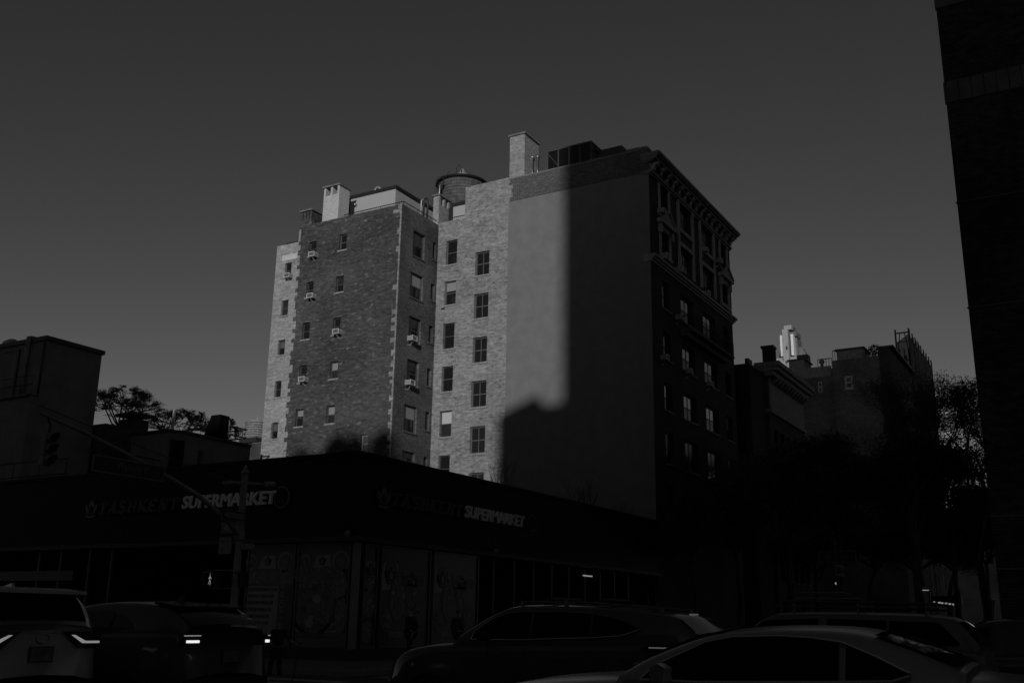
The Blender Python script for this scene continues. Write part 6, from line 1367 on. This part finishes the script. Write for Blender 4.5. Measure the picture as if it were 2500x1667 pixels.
walkJ = dict(pelvis=(0, 0, .93), waist=(.0, 0, 1.08), chest=(.02, 0, 1.28), neck=(.03, -.01, 1.45), jaw=(.03, -.03, 1.53), head=(.03, -.02, 1.6), crown=(.03, -.01, 1.68),
 shL=(-.17, 0, 1.38), elL=(-.27, -.06, 1.12), wrL=(-.42, -.16, .98), haL=(-.5, -.2, .95), shR=(.2, 0, 1.38), elR=(.34, -.08, 1.14), wrR=(.56, -.14, 1.05), haR=(.64, -.16, 1.03),
 hipL=(-.09, 0, .88), knL=(-.16, -.03, .48), anL=(-.2, .02, .09), toL=(-.25, -.1, .03), hipR=(.09, 0, .88), knR=(.08, -.04, .48), anR=(.1, .0, .09), toR=(.16, -.12, .03), sleeve=.25, back=(0, .03, 0))
pz = at((672, 1662), 'z', 0.0)
figure("person in black with pale shoes walking in the street, holding a stick", (pz.x, pz.y, 0), math.radians(30), .86, walkJ, legs="cloth")
m4 = Matrix.Translation((pz.x, pz.y, 0)) @ Matrix.Rotation(math.radians(30), 4, 'Z')
h0 = m4 @ (Vector((.68, -.18, 1.02))*.86); h1 = m4 @ (Vector((.50, -.10, .0))*.86); h1.z = 0.01
t = thing("walking_stick", h1, "thin dark stick held upright by the walking person in black", "walking stick"); b = MB(); b.tube([h0+UZ*.03, h1], .013, 6); b.build("shaft", "iron", t); b = MB(); b.tube([h0+UZ*.03+Vector((-.05, 0, 0)), h0+UZ*.03, h0+UZ*.05+Vector((.06, 0, 0))], .018, 6); b.build("handle", "iron", t)
standJ = dict(pelvis=(0, 0, .95), waist=(0, 0, 1.1), chest=(0, 0, 1.32), neck=(.02, 0, 1.5), jaw=(.04, 0, 1.57), head=(.03, 0, 1.65), crown=(.02, 0, 1.73),
 shL=(0, .19, 1.43), elL=(-.08, .25, 1.16), wrL=(.06, .25, .95), haL=(.1, .24, .88), shR=(0, -.19, 1.43), elR=(-.02, -.25, 1.15), wrR=(.08, -.25, .93), haR=(.12, -.24, .86),
 hipL=(0, .09, .9), knL=(.12, .09, .5), anL=(.16, .09, .09), toL=(.3, .09, .03), hipR=(0, -.09, .9), knR=(-.02, -.09, .5), anR=(-.18, -.09, .12), toR=(-.06, -.09, .03), back=(-.03, 0, 0))
q1 = at((1118, 1530), 'x', XS+1.6); q2 = at((1003, 1530), 'x', XS+1.7)
figure("man in a pale collared top walking past the coming soon windows, nearest the dark suv", (XS+1.6, q1.y, .13), math.radians(80), 1.0, standJ, top="cloth_mid")
figure("person in black standing in front of the avocado poster window", (XS+1.7, q2.y, .13), math.radians(250), 1.0, standJ)
# ================================================================== trees
def tree_parts(seed, H, trunk, levels, kids, spread, leaves, leaf_r, leaf_s, flat=0.0, r0=.2, up=.35, upright=0.0):
    rn = random.Random(seed); tb_ = MB(); cb_ = MB(); tips = []
    def grow(p, d, L, r, lv):
        pts = [p]; q = p; dd_ = d.copy(); n = 3
        for i in range(n):
            dd_ = (dd_+Vector((rn.uniform(-.22, .22), rn.uniform(-.22, .22), rn.uniform(-.05, .22)*(1-flat)))).normalized(); q = q+dd_*(L/n); 
            if flat and q.z > H: q.z = H-rn.uniform(0, .3); 
            pts.append(q)
        tb_.tube(pts, r, 6 if lv > levels-2 else 4 if lv > 1 else 3, r*.6, caps=False)
        if lv <= 2: tips.append((pts[2], dd_))
        if lv == 0: tips.append((q, dd_)); return
        k = kids if lv < levels else kids+2
        ph = rn.uniform(0, 6.28)
        for i in range(k):
            a = ph+6.283*i/k+rn.uniform(-.5, .5); side = dd_.orthogonal().normalized(); side = Matrix.Rotation(a, 3, dd_) @ side
            sp = spread*rn.uniform(.7, 1.2); nd = (dd_*(1-sp*.5)+side*sp+Vector((0, 0, up*rn.uniform(.3, 1)))).normalized()
            grow(q, nd, L*rn.uniform(.58, .8), r*.58, lv-1)
        if rn.random() < .7: grow(pts[2], (dd_+side*.8).normalized(), L*.55, r*.45, max(0, lv-2))
    tb_.tube([(0, 0, 0), (rn.uniform(-.1, .1), rn.uniform(-.1, .1), trunk*.5), (rn.uniform(-.2, .2), rn.uniform(-.2, .2), trunk)], [r0*1.25, r0, r0*.9], 10, caps=False)
    grow(Vector((0, 0, trunk*.97)), Vector((0, 0, 1)), (H-trunk)*.36, r0*.85, levels)
    if leaves:
        per = max(1, leaves//max(1, len(tips)))
        for (p, d) in tips:
            if rn.random() < .16: continue
            c = p+Vector((0, 0, leaf_r*.1))
            for i in range(per):
                v = Vector((rn.gauss(0, 1), rn.gauss(0, 1), rn.gauss(0, .55)))*leaf_r*.55; q = c+v
                a = Vector((rn.uniform(-1, 1), rn.uniform(-1, 1), rn.uniform(-.5, .5))).normalized(); b_ = a.orthogonal().normalized(); s_ = leaf_s*rn.uniform(.6, 1.3)
                cb_.add([q-a*s_, q+b_*s_*.42, q+a*s_, q-b_*s_*.42], [(0, 1, 2, 3)])
    return tb_, cb_
TREES = {}
def dome_tree(seed, R, Ht, dome, n_main=8, n_sub=9, per=95):
    """open umbrella crown: limbs fan out from a low fork, leaf tufts sit only at their ends"""
    rn = random.Random(seed); tb_ = MB(); cb_ = MB(); fork = Vector((0, 0, Ht-dome*1.25))
    tb_.tube([(0, 0, 0), (.1, 0, fork.z*.5), fork], [.3, .24, .2], 8, caps=False)
    def tuft(c, r, k):
        for i in range(k):
            q = c+Vector((rn.gauss(0, 1)*r, rn.gauss(0, 1)*r, rn.gauss(0, .42)*r)); a = Vector((rn.uniform(-1, 1), rn.uniform(-1, 1), rn.uniform(-.5, .5))).normalized(); o = a.orthogonal().normalized(); w_ = rn.uniform(.05, .1)
            cb_.quad(q-a*w_, q+o*w_*.45, q+a*w_, q-o*w_*.45)
    for m in range(n_main):
        az = 6.283*m/n_main+rn.uniform(-.3, .3); rm = R*rn.uniform(.35, .55); mid = Vector((rm*math.cos(az), rm*math.sin(az), fork.z+dome*rn.uniform(.5, .7)))
        q1 = fork.lerp(mid, .5)+Vector((rn.uniform(-.2, .2), rn.uniform(-.2, .2), -.12*dome)); tb_.tube([fork, q1, mid], [.11, .08, .06], 5, caps=False)
        for k_ in range(n_sub):
            a2 = az+rn.uniform(-.75, .75); rr_ = R*rn.uniform(.12, 1.0)**.6; z = Ht-dome*(1-math.sqrt(max(0, 1-(rr_/R)**2*.93)))*.95-rn.uniform(0, .25)*dome*(1 if rn.random() < .4 else .3)
            e_ = Vector((rr_*math.cos(a2), rr_*math.sin(a2), z)); c1 = mid.lerp(e_, .5)+Vector((rn.uniform(-.2, .2), rn.uniform(-.2, .2), -.15)); tb_.tube([mid, c1, e_], [.045, .03, .018], 4, caps=False)
            for j in range(3):
                t2 = e_+Vector((rn.uniform(-.45, .45), rn.uniform(-.45, .45), rn.uniform(-.15, .25))); tb_.tube([c1.lerp(e_, .6), t2], [.018, .01], 3, caps=False)
                if rn.random() < .85: tuft(t2, rn.uniform(.12, .22), per//3)
    return tb_, cb_
def tree(kind, loc, scale, rz, label, group=None, cat="tree", sz=None):
    if kind not in TREES:
        args = dict(street=(11, 13.5, 4.2, 4, 3, .85, 34000, .75, .11), street2=(23, 12.5, 3.8, 4, 3, .95, 32000, .8, .11), thin=(31, 14.5, 5.0, 4, 3, .62, 24000, .5, .075), flat=(44, 7.5, 2.0, 5, 2, .85, 24000, .26, .075), bare=(52, 7.0, 1.2, 4, 3, .6, 0, 0, 0))[kind]
        kw = dict(street=dict(r0=.22), street2=dict(r0=.22), thin=dict(r0=.2, up=.5), flat=dict(flat=.6, r0=.18, up=.22), bare=dict(r0=.12, up=.5))[kind]
        tb_, cb_ = tree_parts(*args, **kw) if kind != 'flat' else dome_tree(9, 3.9, 9.0, 3.3, 9, 10, 150); r = thing("tree", (0, 0, 0), "x", "tree"); tb_.build("trunk", "bark", r)
        if cb_.v: cb_.build("crown", "leaf_dark" if kind == 'flat' else "leaf", r)
        TREES[kind] = r; TREES[kind+'_h'] = max(v.z for v in (cb_.v or tb_.v)); TREES[kind+'_c'] = sum((v.x for v in (cb_.v or tb_.v)), 0)/len(cb_.v or tb_.v)
    else: r = clone(TREES[kind])
    r.location = loc; r.rotation_euler = (0, 0, rz); r.scale = (scale, scale, sz or scale); r["label"] = label; r["category"] = cat
    if group: r["group"] = group
    return r
def top_at(px, py, ax, v): return at((px, py), ax, v)
GS = "street trees along the side street"
for (kind, px, pt, y, s_xy, rz_, lab) in (("street", 1790, 1130, 62, 1.0, .3, "dark leafy street tree in front of the ornate facade's lower floors"),
    ("street2", 1905, 1060, 70, 1.05, 1.7, "dark leafy street tree in front of the building with the bracketed cornice"),
    ("street", 2030, 1050, 66, 1.0, 2.9, "dark leafy street tree below the pale framed windows of the dim brick building"),
    ("thin", 2195, 905, 60, .85, .8, "tall sparse tree whose top branches cross the dim brick building"),
    ("street2", 2215, 1030, 62, 1.0, 4.0, "dark leafy street tree in front of the scaffolded building"),
    ("street2", 1690, 1190, 56, .8, 5.1, "smaller dark tree at the end of the supermarket side wall"),
    ("thin", 2345, 915, 52, .95, 2.2, "sparse backlit tree against the sky beside the near black brick building"),
    ("street", 2300, 1090, 75, 1.0, 5.3, "leafy tree partly behind the sparse backlit one at the right"), ("street2", 1860, 1235, 84, 1.5, .9, "low bushy street tree far back, nearest the building with the bracketed cornice"), ("street", 1985, 1240, 88, 1.6, 2.2, "low bushy street tree far back, under the left pale framed window"), ("street2", 2110, 1225, 92, 1.6, 3.3, "low bushy street tree far back, below the dim brick building's corner"), ("street", 2225, 1230, 90, 1.5, 5.6, "low bushy street tree far back, at the foot of the scaffolding"), ("street2", 2385, 1200, 95, 1.25, 1.1, "distant leafy tree closing the end of the side street, next to the corner building"), ("street2", 2300, 1230, 90, 1.3, 3.1, "distant leafy tree closing the end of the side street, left of another")):
    tp = at((px, pt), 'y', y); r_ = tree(kind, (tp.x, y, .1), 1, rz_, lab, GS); sc_ = tp.z/TREES[kind+'_h']; r_.scale = (sc_*s_xy, sc_*s_xy, sc_)
for (px, pt, y, s_, rz_, lab) in ((306, 946, 66, 1.0, .5, "larger umbrella-shaped tree behind the low building, next to the blank building"), (436, 996, 66, .8, 2.1, "smaller umbrella-shaped tree behind the low building, left of the slanted bulkhead")):
    tp = at((px, pt), 'y', y); c_ = tree("flat", (tp.x, y, 0), s_, rz_, lab, "umbrella-shaped trees behind the low building"); h_ = TREES['flat_h']; z_s = .85 if s_ < 1 else 1.0; c_.scale = (s_, s_, z_s); c_.location.z = tp.z-h_*z_s
for (px, pt, y, s_, rz_, lab) in ((1222, 1108, 53.2, .75, .2, "bare branched tree above the supermarket roof, leftmost against the plastered wall"), (1395, 1165, 53, .95, 1.4, "bare branched tree above the supermarket roof, in the middle of the plastered wall"), (1505, 1215, 53.4, .7, 2.6, "bare branched tree above the supermarket roof, nearest the ornate facade")):
    tp = at((px, pt), 'y', y); r_ = tree("bare", (tp.x, y, 0), 1, rz_, lab, "bare trees in the yard behind the supermarket", sz=1); r_.scale = (s_, s_, tp.z/TREES['bare_h'])
# spiky shrubs behind the roof rail of the low building
for (x, y0_, y1_, lab) in ((1783, 440, 700, "spiky upright shrub behind the roof rail, right of the slanted bulkhead"), (1838, 545, 720, "lower spiky shrub at the end of the roof rail, left of the small water tank"), (1432, 355, 595, "thin upright shrub just left of the slanted bulkhead")):
    bt_ = at(n7(x, y1_), 'y', 58); tp = at(n7(x, y0_), 'y', 58); rn = random.Random(x)
    t = thing("roof_shrub", (bt_.x, 58, bt_.z-1), lab, "shrub"); b = MB(); b.tube([(bt_.x, 58, bt_.z-1), (tp.x, 58, tp.z)], .04, 4, .01); L_ = tp.z-bt_.z; c_ = MB()
    for i in range(26):
        f_ = rn.uniform(0, .95); z_ = bt_.z+L_*f_; a_ = rn.uniform(0, 6.28); l_ = (1-f_)*.85+.12; e_ = Vector((tp.x+math.cos(a_)*l_, 58+math.sin(a_)*l_, z_+l_*.55)); b.tube([(tp.x, 58, z_), e_], .015, 3)
        for j in range(14):
            q = Vector((tp.x, 58, z_)).lerp(e_, rn.random()); d = Vector((rn.uniform(-1, 1), rn.uniform(-1, 1), rn.uniform(-1, 1))).normalized()*.09; o_ = d.orthogonal().normalized()*.04; c_.quad(q-d, q+o_, q+d, q-o_)
    b.build("stem", "bark", t); c_.build("foliage", "leaf_dark", t)
# ------------------------------------------------------------------ light
AZ, EL = 22.0, 14.0          # the sun stands behind the camera, to the right: degrees from -Y towards +X, and height
ld = Vector((-math.sin(math.radians(AZ))*math.cos(math.radians(EL)), math.cos(math.radians(AZ))*math.cos(math.radians(EL)), -math.sin(math.radians(EL))))
sun = bpy.data.lights.new("sun", 'SUN'); sun.energy = 3.0; sun.angle = math.radians(.55); sun.color = (1, 1, 1)
so = bpy.data.objects.new("sun", sun); COL.objects.link(so); so.rotation_euler = ld.to_track_quat('-Z', 'Y').to_euler()
W = bpy.data.worlds.new("World"); S.world = W; W.use_nodes = True; nt = W.node_tree
bg = nt.nodes["Background"]; sky = nt.nodes.new("ShaderNodeTexSky"); sky.sky_type = 'NISHITA'; sky.sun_disc = False
sky.sun_elevation = math.radians(EL); sky.sun_rotation = math.radians(180-AZ); sky.air_density = 1.0; sky.dust_density = SKYDUST if 'SKYDUST' in globals() else .6; sky.ozone_density = 1.0
sc = nt.nodes.new("ShaderNodeSeparateColor"); nt.links.new(sky.outputs[0], sc.inputs[0])
pw = nt.nodes.new("ShaderNodeMath"); pw.operation = 'POWER'; pw.inputs[1].default_value = 1.35; nt.links.new(sc.outputs[0], pw.inputs[0])      # black and white film curve for the sky
ml = nt.nodes.new("ShaderNodeMath"); ml.operation = 'MULTIPLY'; ml.inputs[1].default_value = .74; nt.links.new(pw.outputs[0], ml.inputs[0]); nt.links.new(ml.outputs[0], bg.inputs[0]); bg.inputs[1].default_value = .05
S.view_settings.view_transform = 'Standard'; S.view_settings.look = 'None'; S.view_settings.gamma = 1; S.view_settings.exposure = -.75
S.render.engine = 'CYCLES'
